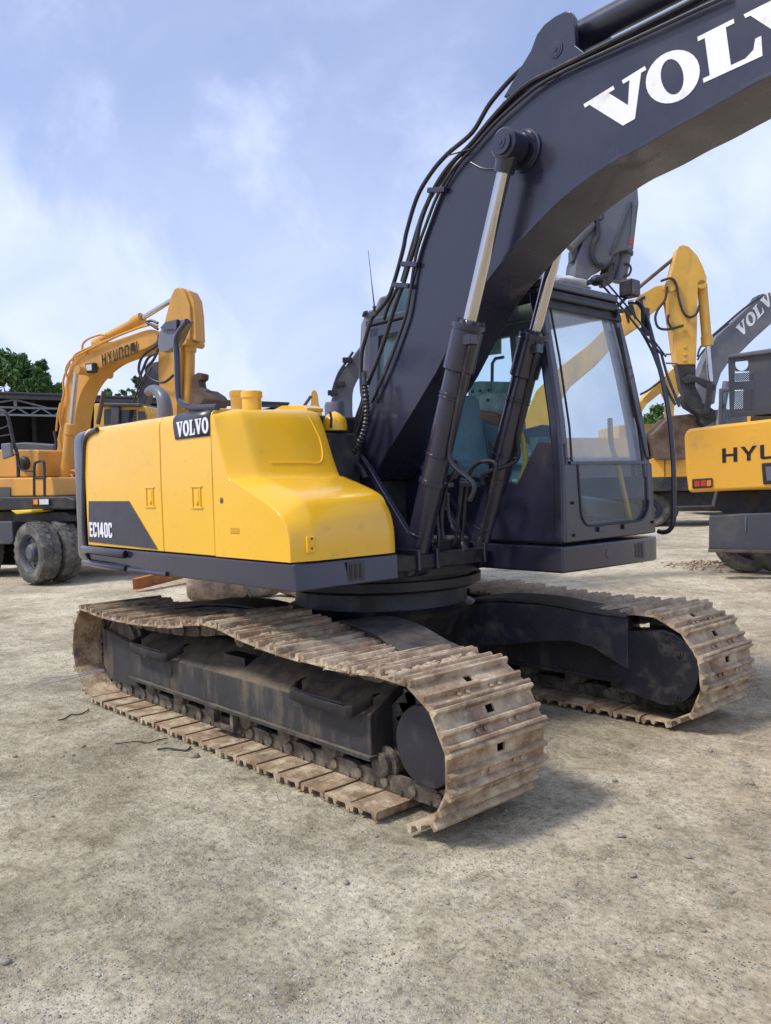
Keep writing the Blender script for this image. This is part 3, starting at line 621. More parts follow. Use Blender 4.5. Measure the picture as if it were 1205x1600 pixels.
# front hood: lofted bonnet with a sloping face and a nose
PA = [(.075, 1.808), (.103, 1.795), (.135, 1.69), (.222, 1.482), (.30, 1.442), (.60, 1.322), (.70, 1.262), (.748, 1.18), (.755, ZT+.006)]
PB = [(.075, 1.842), (.130, 1.838), (.185, 1.79), (.305, 1.500), (.385, 1.462), (.655, 1.368), (.735, 1.285), (.775, 1.19), (.782, ZT+.006)]
PC = [(.075, 1.852), (.165, 1.846), (.230, 1.795), (.365, 1.497), (.435, 1.462), (.690, 1.380), (.755, 1.305), (.782, 1.20), (.790, ZT+.006)]
def prof(P): return smooth([(x, 0, z) for x, z in P], 5)
def lerpP(A, B, t, e=0): return [(a[0]*(1-t)+b[0]*t, a[1]*(1-t)+b[1]*t) for a, b in zip(A, B)]
stn = [(-1.243, PA), (-1.241, lerpP(PA, PB, .04)), (-1.230, lerpP(PA, PB, .14)), (-1.18, lerpP(PA, PB, .50)), (-1.125, lerpP(PA, PB, .90)), (-1.108, lerpP(PA, PB, .98)), (-1.09, lerpP(PB, PC, .03)), (-1.0, lerpP(PB, PC, .25)), (-.9, lerpP(PB, PC, .45)), (-.66, PC), (-.61, lerpP(PC, PA, .12)), (-.585, lerpP(PC, PA, .4))]
rows = []
for y, P in stn: rows.append([Vector((p.x, y, p.z)) for p in prof(P)])
mb = MB(); mb.grid(rows)
cap = [tuple(p) for p in rows[0]] + [(.075, -1.243, ZT+.006)]; mb.add(cap, [tuple(range(len(cap)))])
cap = [tuple(p) for p in rows[-1]] + [(.075, -.585, ZT+.006)]; mb.add(cap, [tuple(range(len(cap)))])
hood = mb.build('front_hood', Y1, EX, 0, ang=28)
def on_hood(y, s):
    ys = [r[0].y for r in rows]; n = len(rows[0]); i = max(k for k in range(len(ys)-1) if ys[k] <= y); t = (y-ys[i])/(ys[i+1]-ys[i]); f = s*(n-1); j = min(int(f), n-2); u = f-j
    a = rows[i][j].lerp(rows[i][j+1], u); b = rows[i+1][j].lerp(rows[i+1][j+1], u); return a.lerp(b, t)
s_lo = 14/40; s_hi = 9.2/40
pts = [on_hood(y, s_lo) for y in (-1.02, -.9, -.8, -.72)] + [on_hood(-.685, s_lo-.02), on_hood(-.675, s_lo-.05), on_hood(-.68, (s_lo+s_hi)/2), on_hood(-.70, s_hi)]
MB().tube(smooth(pts, 4), .0055, 8).build('pressed_rib', Y1, hood)
# side face details
c = px(346, 782, -1.245); MB().lathe((c.x, -1.24, c.z), (c.x, -1.247, c.z), [(0, .017), (.004, .017), (.0045, .008), (.007, .008)], 16).build('keyhole', RIMM, hood)
c = px(367, 829, -1.245); MB().box(c.x-.042, c.x+.042, -1.2460, -1.24, c.z-.016, c.z+.016).build('finger_recess', mat('yellow_recess_shade', (.60, .30, .012), .5), hood, .003)  # proud box; shade of the recess is put into the darker yellow
# notch at the nose corner
c = px(471, 842, -1.2)
MB().box(.770, .7875, -1.165, -1.115, 1.095, 1.175).build('corner_notch', Y1, hood, .004)
for z_ in (1.118, 1.165): MB().cyl((.783, -1.138, z_), (.7895, -1.138, z_), .006, seg=8).build('notch_hole', BLACKP, hood)  # black studs, shade of the two holes put into the colour
# engine deck behind, tank, inner walls
MB().box(-1.58, .05, -.60, 1.16, 1.05, 1.835).build('engine_bay', CHD, EX, .02)
MB().box(.075, px(553, 700, -.3).x, -.575, -.245, 1.02, px(535, 676, -.4).z).build('tank', CHD, EX, .02)
MB().box(-1.5, .70, -.572, .235, .935, 1.02).build('swing_deck', UC, EX, .01)
# breather caps
for u, r, zt in ((374, .054, 2.00), (394, .058, 1.955)):
    yb_ = -.95 if u > 380 else -.80; p0 = px(u, 640, yb_); mb = MB(); mb.lathe((p0.x, yb_, 1.84), (p0.x, yb_, zt), [(0, r*.93), (zt-1.84-.04, r*.93), (zt-1.84-.038, r*1.05), (zt-1.84-.006, r*1.05), (zt-1.84, r*.9)], 24)
    mb.build('breather_cap', Y1, EX)
q0 = px(455, 637, -.62)
mb = MB(); P = [px(u, v, -.62) for u, v in ((425, 641), (440, 634), (470, 633), (480, 637), (480, 643))]; mb.prism([(p.x, p.z) for p in P], -.62, -.50); mb.build('bonnet_catch', Y1, EX, .004)
fd = Frame(0, 0, 0)
p0 = px(523, 668, -.40); MB().lathe((p0.x, -.40, p0.z-.02), (p0.x, -.40, p0.z+.10), [(0, .075), (.03, .078), (.07, .068), (.10, .04), (.115, .01)], 22).build('filler_dome', Y1, EX)
p1 = px(524, 660, -.25); MB().lathe((p1.x, -.25, p1.z), (p1.x, -.25, px(524, 620, -.25).z), [(0, .062), (.105, .065), (.125, .058)], 22).build('air_precleaner', PLAST, EX)
MB().tube([px(u, v, -.47) for u, v in ((517, 668), (518, 655), (516, 644))], .008, 6).build('strap', BLK, EX)
# exhaust elbow and mirror on the near rear side
e = [px(u, v, -.95) for u, v in ((258, 668), (258, 640), (255, 622), (247, 612), (238, 609), (231, 613))]
MB().tube(smooth(e, 5), [.056-.0012*i for i in range(26)], 16).build('exhaust_elbow', PLAST, EX)
mt = [px(u, v, -1.20) for u, v in ((340, 636), (300, 637), (285, 631), (279, 617), (277, 560), (275.5, 535), (280, 520), (293, 502))]
ms = MB().tube(smooth(mt, 5), .0185, 10).build('mirror_stay', CH, EX)
P = smooth([px(u, v, -1.15) for u, v in ((252, 514), (262, 503), (279, 500), (290, 501), (286, 511), (281, 522), (277, 532), (270, 542), (262, 548), (252, 550), (247, 543), (247, 528))], 4, True)
mb = MB(); mb.prism([(p.x, p.z) for p in P], -1.15, -1.10); mb.build('mirror', PLAST, EX, .012, 3)
mb = MB(); P = [px(u, v, -1.155) for u, v in ((253, 513), (262, 503), (280, 499), (279, 516), (270, 515), (260, 516))]; mb.prism([(p.x, p.z) for p in P], -1.17, -1.152); mb.build('mirror_hood', CH, EX, .004)
# ---- boom
BY = .165
bx = lambda u, v: px(u, v, -BY)
def c6(x, y): return (520+x*.5685, y*.5685)
def c3(x, y): return (480+x*.3154, 380+y*.3154)
upper = [c3(190, 1015), c3(215, 960), c3(270, 850), c3(330, 735), c3(385, 600), c3(440, 470), c3(490, 330), (656, 400), (672, 352), (687, 312), (702, 281), (724, 246), (750, 212), (778, 178), (806, 150), (835, 130), (880, 106), (940, 76), (1003, 47), (1083, 8), (1180, -38), (1300, -92), (1480, -170), (1700, -240)]
lower = [(1700, 10), (1480, 45), (1320, 84), (1205, 118), (1140, 152), (1088, 182), (1048, 203), (1009, 226), (980, 241), (952, 256), (910, 285), (872, 316), (838, 350), (804, 387), (770, 428), (738, 473), (715, 515), (682, 582), (640, 652), (610, 700), (582, 748), (565, 752), (548, 742), (540, 722)]
U_ = [bx(*p) for p in upper]; Lw = [bx(*p) for p in lower]
US = smooth(U_[6:], 4); LS = smooth(Lw[:17], 4)
polyB = [(p.x, p.z) for p in U_[:6]] + [(p.x, p.z) for p in US] + [(p.x, p.z) for p in LS] + [(p.x, p.z) for p in Lw[17:]]
mb = MB(); mb.prism(polyB, -BY, BY); boom = mb.build('boom', CH, EX, .006, 2, 30)
# lower flange lip, welded proud of the side plates
def strip(pts, w_, y0, y1, name, m, parent, bev=.002):
    mb = MB(); rws = []
    for i, p in enumerate(pts):
        t = (pts[min(i+1, len(pts)-1)]-pts[max(i-1, 0)]).normalized(); n_ = Vector((-t.z, 0, t.x))
        a = p - n_*w_*.5; b = p + n_*w_*.5
        rws.append([Vector((a.x, y0, a.z)), Vector((b.x, y0, b.z)), Vector((b.x, y1, b.z)), Vector((a.x, y1, a.z)), Vector((a.x, y0, a.z))])
    mb.grid(rws); return mb.build(name, m, parent, bev)
strip(LS + Lw[17:21], .016, -BY-.012, BY+.012, 'boom_flange', CH, boom)
strip(US, .014, -BY-.006, BY+.006, 'boom_flange', CH, boom)
# cylinder bracket hump on top
hump = [c6(470, 268), c6(512, 195), c6(545, 140), c6(562, 95), c6(582, 68), c6(612, 45), c6(640, 31), c6(655, 33), c6(664, 48), c6(668, 125), c6(700, 150), c6(600, 230)]
H_ = [bx(*p) for p in hump]; hx = [(p.x, p.z) for p in H_]
for y0, y1 in ((-BY-.004, -BY+.030), (BY-.030, BY+.004)): MB().prism(hx, y0, y1).build('cylinder_bracket', CH, boom, .005)
pc = bx(*c6(615, 137)); MB().lathe((pc.x, -BY-.002, pc.z), (pc.x, -BY-.016, pc.z), [(0, .040), (.006, .040), (.0065, .030), (.008, .030), (.0085, .012), (.012, .012)], 24).build('bracket_pin', CH, boom)
# stick cylinder
a = px(*c6(675, 108), 0); b = px(1090, -22, 0); a = px(895, 62, -.02); b = px(1120, -55, -.02)
sc = MB().cyl(a, b, .068, seg=28).build('stick_cylinder', CH, EX, .006)
d_ = (b-a).normalized(); MB().lathe(a - d_*.03, a + d_*.05, [(0, .05), (.01, .078), (.06, .078), (.08, .07)], 24).build('cylinder_collar', CH, sc)
# pin for the boom cylinders
pin = Vector((1.354, 0, 3.057))
MB().lathe((pin.x, -BY-.002, pin.z), (pin.x, -BY-.03, pin.z), [(0, .105), (.010, .105), (.012, .095), (.028, .09)], 36).build('pin_boss', CH, boom)
MB().lathe((pin.x, BY+.002, pin.z), (pin.x, BY+.03, pin.z), [(0, .105), (.010, .105), (.012, .095), (.028, .09)], 36).build('pin_boss', CH, boom)
MB().cyl((pin.x, -.335, pin.z), (pin.x, .335, pin.z), .046, seg=28).build('boom_pin', CH, boom, .004)
for sy_ in (-1, 1):
    y = sy_*.275
    foot = Vector((.60, y, .975)); top = Vector((pin.x, y, pin.z)); dr = (top-foot).normalized(); Lc = (top-foot).length
    gl = 1.36
    n1_ = 'boom_cylinder'
    cyl = MB().cyl(foot + dr*.06, foot + dr*(gl-.26), .070, seg=32).build(n1_, CH, EX, .006)
    MB().lathe(foot + dr*(gl-.27), foot + dr*(gl-.26+.27), [(0, .072), (.008, .084), (.215, .084), (.217, .078), (.225, .078), (.227, .088), (.25, .088), (.268, .060), (.27, .045)], 32).build('gland', CH, cyl)
    for k in range(10):
        a = 2*math.pi*k/10; u_ = dr.cross(Vector((0, 1, 0))).normalized(); w_ = Vector((0, 1, 0)); cpt = foot + dr*(gl-.02) + u_*math.cos(a)*.070 + w_*math.sin(a)*.070
        MB().cyl(cpt, cpt + dr*.022, .010, seg=6).build('gland_bolt', CH, cyl)
    for t_ in (.16, .62, gl-.42, gl-.40): MB().lathe(foot + dr*t_, foot + dr*(t_+.014), [(0, .070), (.003, .0745), (.011, .0745), (.014, .070)], 32).build('cylinder_band', CH, cyl)
    MB().cyl(foot + dr*gl, top - dr*.05, .036, seg=28).build('piston_rod', CHROME, cyl)
    e_ = MB(); e_.lathe((top.x, y-.060, top.z), (top.x, y+.060, top.z), [(0, .066), (.008, .076), (.112, .076), (.120, .066)], 32); e_.cyl(top - dr*.13, top - dr*.05, .050, .060); e_.build('rod_eye', CH, cyl)
    yy = y + sy_*.060; MB().lathe((top.x, yy, top.z), (top.x, yy+sy_*.020, top.z), [(0, .056), (.012, .056), (.0125, .030), (.016, .030), (.0165, .012), (.020, .012)], 28).build('pin_cap', CH, cyl)
    f_ = MB(); f_.lathe((foot.x, y-.055, foot.z), (foot.x, y+.055, foot.z), [(0, .08), (.01, .088), (.10, .088), (.11, .08)], 28); f_.build('cylinder_foot', CH, cyl)
    MB().box(foot.x-.10, foot.x+.12, y-.085, y-.062, .93, 1.05).build('foot_lug', CH, cyl, .008); MB().box(foot.x-.10, foot.x+.12, y+.062, y+.085, .93, 1.05).build('foot_lug', CH, cyl, .008)
    # port block and feed pipe
    pb = foot + dr*(gl-.12) + Vector((.072, -.04, 0)); MB().box(pb.x-.025, pb.x+.03, pb.y-.03, pb.y+.03, pb.z-.025, pb.z+.03).build('port_block', CH, cyl, .006)
    pts = [pb + Vector((.01, -.005, -.02)), pb + Vector((.0, -.01, -.06)), foot + dr*(gl-.34) + Vector((.078, -.03, 0)), foot + dr*.75 + Vector((.085, -.02, 0)), foot + dr*.62 + Vector((.10, -.01, -.03)), foot + Vector((.46, -.0, .43)) if sy_ < 0 else foot + dr*.52 + Vector((-.02, -.10, 0)), foot + Vector((.43, .0, .34)) if sy_ < 0 else foot + Vector((.13, -.10, .42))]
    MB().tube(smooth(pts, 6), .013, 8).build('feed_pipe', HOSE, cyl)
    cb = foot + dr*.46; MB().lathe(cb, cb+dr*.03, [(0, .070), (.003, .078), (.027, .078), (.03, .07)], 28).build('pipe_clamp', CH, cyl)
# boom foot brackets
for y0, y1 in ((-.235, -.195), (.195, .235)):
    MB().prism([(-.45, 1.0), (.62, 1.0), (.52, 1.12), (.20, 1.50), (.10, 1.60), (-.02, 1.62), (-.12, 1.54), (-.45, 1.25)], y0, y1).build('boom_bracket', CH, EX, .008)
MB().lathe((.04, -.27, 1.50), (.04, .27, 1.50), [(0, .05), (.01, .07), (.53, .07), (.54, .05)], 28).build('foot_pin', CH, EX)
# hard pipes and hoses up the back of the boom
def hpipe(pts, y, r, name='boom_pipe', m=HOSE, par=boom, n=6): return MB().tube(smooth([px(u, v, y) for u, v in pts], n), r, 8).build(name, m, par)
hpipe([c3(285, 800), c3(270, 720), c3(270, 560), c3(290, 470), c3(318, 380), c3(345, 345), c3(400, 275), c3(430, 195), c3(455, 110), c3(478, 20), (636, 360), (652, 308), (674, 270), (700, 240), (738, 207), (765, 163), (800, 122), (830, 96)], -.13, .0125)
hpipe([c3(300, 700), c3(370, 520), c3(440, 300), c3(480, 190), c3(510, 90), c3(540, 0), (658, 345), (676, 300), (700, 262), (735, 226), (768, 186), (800, 152), (830, 128), (870, 108), (930, 78), (990, 48), (1070, 8), (1110, -14)], -.178, .013)
hpipe([c3(320, 790), c3(400, 610), c3(470, 420), c3(500, 310), (650, 400), (668, 345), (684, 305), (706, 268), (738, 232), (770, 196), (800, 168), (840, 135), (880, 112), (940, 84), (1010, 52), (1100, 10), (1140, -8)], -.19, .009)
hpipe([(628, 440), (648, 372), (664, 325), (688, 285), (712, 250), (745, 215), (790, 160)], .05, .012)
hpipe([(600, 500), (606, 480), (622, 448)], .05, .012)
hpipe([(735, 253), (752, 262), (768, 264), (790, 262)], -.172, .003)
hpipe([(735, 233), (700, 243)], -.2, .004)
for u, v in ((627, 445), (640, 412), (682, 296)):
    c = px(u, v, -.185); MB().beam(c+Vector((-.06, 0, .01)), c+Vector((.07, 0, -.02)), .03, .028).build('pipe_bracket', CH, boom, .004)
# corrugated sleeve
cs_ = smooth([px(*c3(*p), -.30) for p in ((285, 700), (292, 780), (295, 860), (280, 940), (245, 1010), (205, 1055), (180, 1065))], 16)
MB().tube(cs_, [.019+.0035*math.sin(i*1.7) for i in range(len(cs_))], 12).build('corrugated_hose', HOSE, boom)
for k, (dy_, off) in enumerate(((-.27, 0), (-.24, -14), (-.22, -26))):
    hpipe([c3(285+off*.3, 640), c3(290+off*.5, 760), c3(275+off, 850), c3(250+off, 930), c3(225+off*.3, 1010)], dy_, .010, 'hose')
hpipe([c3(200, 1100), c3(225, 1085), c3(262, 1110), c3(290, 1165)], -.28, .018, 'hose')
# raised weld seams on the boom side
if False: sa = bx(*c3(485, 335)); sb = bx(*c3(655, 455)); MB().beam(sa+Vector((0, -.001, 0)), sb+Vector((0, -.001, 0)), .004, .014).build('weld_seam', CH, boom)
if False: sa = bx(*c3(250, 1015)); sb = bx(*c3(345, 1110)); MB().tube([sa+Vector((0, -.0, 0)), sb+Vector((0, -.0, 0))], .003, 6).build('weld_seam', CH, boom)
# VOLVO along the boom: each letter in its traced parallelogram
def trace_letter(ch, bl, br, tl, parent):
    """bl, br, tl: photo points of the lower left, lower right and upper left corners of the letter's box"""
    A, B, C = (px(*c6(*p), -BY-.001) for p in (bl, br, tl)); wd, polys, rings = G[ch]; mb = MB()
    T = lambda p, h: A + (B-A)*(p[0]/wd) + (C-A)*p[1] + Vector((0, -h, 0))
    for P in polys:
        n = len(P); mb.add([T(p, -.001) for p in P]+[T(p, .0022) for p in P], [tuple(range(n)), tuple(range(2*n-1, n-1, -1))]+[(i, (i+1) % n, n+(i+1) % n, n+i) for i in range(n)])
    for Aq, Bq in rings:
        n = len(Aq); fs = []
        for i in range(n):
            j = (i+1) % n; fs += [(2*n+i, 2*n+j, 3*n+j, 3*n+i), (i, j, n+j, n+i), (i, j, 2*n+j, 2*n+i), (n+i, n+j, 3*n+j, 3*n+i)]
        mb.add([T(p, h) for h in (-.001, .0022) for q in (Aq, Bq) for p in q], fs)
    mb.build('letter', WHITE, parent)
trace_letter('Vs', (730, 385), (903, 285), (690, 287), boom)
trace_letter('Os', (878, 305), (1024, 245), (848, 180), boom)
trace_letter('Ls', (1020, 228), (1190, 150), (1003, 102), boom)
trace_letter('Vs', (1180, 145), (1365, 60), (1130, 40), boom)
trace_letter('Os', (1345, 70), (1500, 5), (1315, -45), boom)
# hose cluster between the boom cylinders
def c4(x, y): return (660+x*.15625, 650+y*.15625)
def hs(pts, y, r=.011, n=6):
    P = smooth([px(*c4(*p), y) for p in pts], n); o = MB().tube(P, r, 10).build('hose', HOSE, EX)
    for a_, b_ in ((0, 2), (len(P)-1, len(P)-3)):
        d_ = (P[b_]-P[a_]).normalized(); MB().lathe(P[a_]-d_*.006, P[a_]+d_*.05, [(0, r*1.2), (.002, r*1.7), (.018, r*1.7), (.019, r*1.35), (.050, r*1.3), (.056, r)], 8).build('hose_fitting', HOSE, o)
hs([(0, 1120), (60, 860), (110, 620), (140, 530), (200, 470), (260, 458), (330, 465), (350, 500), (335, 560), (320, 600)], -.20, .012)
hs([(225, 480), (215, 600), (190, 760), (150, 900), (150, 1050), (165, 1250), (120, 1370), (40, 1400), (-20, 1380)], -.16, .012)
hs([(290, 600), (250, 700), (225, 800), (200, 950), (195, 1130), (210, 1230)], -.14, .012)
hs([(455, 590), (500, 520), (570, 465), (640, 452), (710, 458), (735, 500), (720, 600), (690, 740), (640, 950), (590, 1150), (560, 1290)], .08, .012)
hs([(440, 600), (400, 700), (380, 850), (360, 1000), (345, 1150), (320, 1280), (240, 1360), (170, 1370)], .02, .013)
hs([(470, 620), (440, 760), (420, 950), (410, 1100), (395, 1220), (430, 1340)], .05, .013)
hs([(250, 780), (270, 1000), (310, 1110), (335, 1160)], -.05, .010)
hs([(0, 1220), (60, 1270), (130, 1330)], -.20, .013); hs([(20, 1080), (80, 1200), (140, 1300)], -.15, .011)
for a, b, y in (((130, 690), (290, 690), -.19), ((400, 680), (560, 690), 0.0), ((400, 645), (480, 660), .02)):
    MB().beam(px(*c4(*a), y), px(*c4(*b), y), .05, .028).build('hose_clamp', CH, EX, .004)
MB().box(.30, .62, -.12, .18, 1.0, 1.09).build('swing_motor_cover', CHD, EX, .02)
# ---- cab
CB = .25; CF = 1.215
def cx_front(z):   # near-side windscreen curve
    return float(np.interp(z, [.89, 1.05, 1.45, 1.70, 2.10, 2.49], [1.236, 1.246, 1.238, 1.218, 1.150, 1.066]))
def yn(z): return CB + .05*max(0, z-1.05)/1.45
def yf(z): return CF - .095*max(0, z-1.05)/1.45
cab = MB().box(-.42, 1.20, CB+.02, CF-.02, 1.055, 1.075).build('cab_floor', CHD, EX)
def cslab(poly, near=True, th=.045, name='cab_side_panel', m=CH, bev=.008, par=None):
    """polygon of (x, z) on the near or far cab side, following its taper"""
    mb = MB(); n = len(poly); s_ = 1 if near else -1; fy = yn if near else yf
    mb.add([(x, fy(z), z) for x, z in poly]+[(x, fy(z)+s_*th, z) for x, z in poly], [tuple(range(n)), tuple(range(2*n-1, n-1, -1))]+[(i, n+i, n+(i+1) % n, (i+1) % n) for i in range(n)])
    return mb.build(name, m, par or EX, bev)
ZT2 = 2.44
fz = [1.05, 1.25, 1.45, 1.62]; 
cslab([(-.42, 1.062), (1.246, 1.062)] + [(cx_front(z), z) for z in fz[1:]] + [(1.165, 1.622), (1.064, 1.63), (.917, 1.398), (.46, 1.462), (-.42, 1.48)], True)
cslab([(-.42, 1.062), (1.246, 1.062), (cx_front(1.3), 1.3), (cx_front(1.42), 1.42), (.30, 1.42), (.20, 1.30), (-.42, 1.30)], False)
zz = [1.62, 1.75, 1.9, 2.05, 2.2, 2.35, 2.49]
zz = [1.066, 1.25, 1.45] + zz
yn0 = yn
def yn(z): return yn0(z) - .003
cslab([(cx_front(z), z) for z in zz] + [(cx_front(z)-.075-.0*(z), z) for z in reversed(zz)], True, .07, 'front_pillar', CH, .018)
yn = yn0
zf = [1.40, 1.55, 1.75, 1.9, 2.05, 2.2, 2.35, 2.49]
cslab([(cx_front(z), z) for z in zf] + [(cx_front(z)-.06, z) for z in reversed(zf)], False, .08, 'front_pillar', CH, .015)
cslab([(cx_front(z)-.085, z) for z in zf] + [(cx_front(z)-.115, z) for z in reversed(zf)], False, .05, 'door_frame', BLK, .006)
cslab([(-.42, 1.47), (-.32, 1.47), (-.28, 2.49), (-.38, 2.49)], True, .06, 'rear_pillar', CH)
cslab([(-.42, 1.29), (-.32, 1.29), (-.28, 2.49), (-.38, 2.49)], False, .06, 'rear_pillar', CH)
cslab([(.24, 1.40), (.29, 1.40), (.27, 2.49), (.22, 2.49)], False, .05, 'door_pillar', CH)
cslab([(-.38, 2.42), (cx_front(2.42)-.03, 2.42), (cx_front(2.50), 2.50), (-.38, 2.50)], True, .05, 'roof_rail', CH)
cslab([(-.38, 2.42), (cx_front(2.42)-.03, 2.42), (cx_front(2.50), 2.50), (-.38, 2.50)], False, .05, 'roof_rail', CH)
# roof
mb = MB(); mb.prism([(-.42, yn(2.5)-.005), (1.055, yn(2.5)-.005), (1.085, yn(2.5)+.03), (1.085, yf(2.5)-.03), (1.055, yf(2.5)+.005), (-.42, yf(2.5)+.005)], 2.502, 2.555, 'z'); mb.build('cab_roof', CH, EX, .018, 3)
# front header
MB().prism([(cx_front(2.36)-.02, 2.385), (cx_front(2.36)+.010, 2.385), (cx_front(2.49)+.012, 2.499), (cx_front(2.49)-.06, 2.499)], yn(2.45)+.02, yf(2.45)-.02).build('front_header', BLK, EX, .006)
MB().tube([(cx_front(2.45)+.028, yn(2.4)+.02, 2.45), (cx_front(2.45)+.028, yf(2.4)-.02, 2.45)], .014, 8).build('header_rail', HOSE, EX)
# lower front frame with round-cornered opening (y, z)
o_ = [(CB+.015, 1.06), (CF-.015, 1.06), (CF-.02, 1.50), (CF-.085, 1.50)]
arc = [(CF-.085, 1.27)] + [(CF-.085-.12+.12*math.cos(math.radians(a)), 1.265+.12*-math.sin(math.radians(a))) for a in range(0, 91, 15)] + [(CB+.16+.09-.09*math.sin(math.radians(a)), 1.235-.09*math.cos(math.radians(a))) for a in range(0, 91, 15)] + [(CB+.15, 1.50), (CB+.02, 1.50)]
mb = MB(); poly = o_ + arc; n = len(poly)
xf = lambda z: cx_front(z)+.004
mb.add([(xf(z), y, z) for y, z in poly] + [(xf(z)-.035, y, z) for y, z in poly], [tuple(range(n)), tuple(range(2*n-1, n-1, -1))]+[(i, (i+1) % n, n+(i+1) % n, n+i) for i in range(n)])
ff = mb.build('cab_front_panel', CH, EX, .010, 3)
rimp = [(xf(z)+.001, y, z) for y, z in arc[:-1]]
MB().tube(rimp, .007, 8).build('window_seal', BLK, ff)
for y in (CB+.09, CF-.045): 
    for z_ in (1.53, 1.10, 1.28) if y < .6 else (1.53, 1.13): MB().cyl((xf(z_), y, z_), (xf(z_)+.012, y, z_), .009, seg=10).build('bolt', CH, ff)
for y in (.60, .86): MB().box(xf(1.12)-.002, xf(1.12)+.016, y-.035, y+.035, 1.105, 1.135).build('window_catch', CH, ff, .004)
# windscreen panes
def pane(name, zs, y0f, y1f, m, off=-.012):
    mb = MB(); rws = [[(cx_front(z)+off, y0f(z)+(y1f(z)-y0f(z))*k/6, z) for k in range(7)] for z in zs]; mb.grid(rws); return mb.build(name, m, EX)
pane('upper_windscreen', [1.505, 1.7, 1.9, 2.1, 2.25, 2.40], lambda z: yn(z)+.06, lambda z: yf(z)-.055, GLF)
pane('lower_windscreen', [1.12, 1.25, 1.4, 1.495], lambda z: CB+.14, lambda z: CF-.08, GLL)
MB().box(cx_front(1.5)-.02, cx_front(1.5)+.010, CB+.08, CF-.06, 1.492, 1.512).build('windscreen_divider', CH, EX, .003)
for s_ in (0, 1):
    f_ = (lambda z: yn(z)+.085) if s_ == 0 else (lambda z: yf(z)-.10)
    mb = MB(); mb.tube([(cx_front(z)+.002, f_(z), z) for z in (1.51, 1.7, 1.9, 2.1, 2.25, 2.38)], .007, 6); mb.build('windscreen_seal', BLK, EX)
# side panes
def spane(poly, near, name, off, m=GLS):
    fy = yn if near else yf; s_ = 1 if near else -1; mb = MB(); mb.add([(x, fy(z)+s_*off, z) for x, z in poly], [tuple(range(len(poly)))]); return mb.build(name, m, EX)
spane([(-.33, 1.475), (.46, 1.458), (.917, 1.39), (1.064, 1.622), (1.165, 1.615), (1.145, 1.75), (1.075, 2.1), (.99, 2.425), (-.29, 2.425)], True, 'side_window', .02)
spane([(.30, 1.415), (1.12, 1.415), (1.09, 1.7), (1.03, 2.1), (.95, 2.425), (.275, 2.425)], False, 'door_window', .02)
spane([(-.32, 1.30), (.20, 1.30), (.24, 1.41), (.225, 2.425), (-.29, 2.425)], False, 'door_window', .02)
# rear wall
MB().box(-.42, -.38, CB+.05, CF-.05, 1.075, 1.36).build('cab_rear_wall', CONS, EX, .006)
mb = MB(); mb.add([(-.40, CB+.1, 1.52), (-.40, CF-.1, 1.52), (-.36, CF-.17, 2.42), (-.36, CB+.15, 2.42)], [(0, 1, 2, 3)]); mb.build('rear_window', GLS, EX)
MB().box(-.40, -.34, CB+.08, CF-.1, 2.42, 2.499).build('rear_header', CH, EX, .006)
# cab base
mb = MB(); mb.prism([(.55, CB-.005), (1.236, CB-.005), (1.262, CB+.3), (1.282, CF-.10), (1.262, CF-.025), (1.21, CF), (.0, CF), (.0, CB+.2)], .893, 1.042, 'z'); cbase = mb.build('cab_base', CH, EX, .012, 3)
slots(cbase, (1.268, .905, 0), (.05, 1, 0), (1, -.05, 0), .915, 1.025)
MB().lathe((1.262, .65, .975), (1.268, .65, .975), [(0, .030), (.006, .028)], 20).build('access_cap', CH, cbase, .002)
# interior
seat = MB(); seat.box(.10, .52, .50, .98, 1.30, 1.42); seat.box(.12, .50, .52, .96, 1.08, 1.30); seat.build('seat_cushion', SEAT, EX, .04, 3)
MB().prism([(.02, 1.38), (.16, 1.38), (.04, 2.02), (-.10, 2.02)], .52, .96).build('seat_back', SEAT, EX, .04, 3)
MB().prism([(-.05, 2.03), (.05, 2.03), (.0, 2.18), (-.09, 2.18)], .62, .86).build('headrest', SEAT, EX, .03, 3)
for y0, y1 in ((.29, .47), (1.0, 1.15)):
    MB().prism([(-.30, 1.08), (.72, 1.08), (.76, 1.30), (.70, 1.50), (.50, 1.53), (.1, 1.60), (-.30, 1.60)], y0, y1).build('side_console', CONS, EX, .03, 3)
for y in (.38, 1.07):
    MB().tube(smooth([(.60, y, 1.50), (.63, y, 1.58), (.62, y, 1.66)], 4), .014, 8).build('joystick', BLK, EX); 
MB().prism([(1.02, 1.46), (1.08, 1.46), (1.03, 1.66), (.97, 1.66)], .30, .44).build('monitor', CONS, EX, .012)
MB().prism([(.80, 1.078), (1.19, 1.078), (1.17, 1.16), (.85, 1.12)], .48, 1.05).build('foot_rest', CONS, EX, .02)
mb = MB(); rj = random.Random(2)
for k in range(9): mb.sphere((1.02+rj.uniform(-.07, .07), .66+rj.uniform(-.13, .13), 1.10+rj.uniform(0, .03)), rj.uniform(.04, .08), rj.uniform(.04, .09), rj.uniform(.03, .06), 9, 5)
tag(mb.build('work_gloves', mat('brown_leather', (.16, .075, .05), .85, var=.4, vscale=20, bump=.5), None, ang=60), 'brown crumpled work gloves lying on the cab floor behind the lower pane', 'gloves')
cslab([(-.38, 1.09), (1.16, 1.09), (1.16, 1.24), (.75, 1.30), (.30, 1.41), (-.38, 1.41)], False, .075, 'door_trim', CONS, .01)
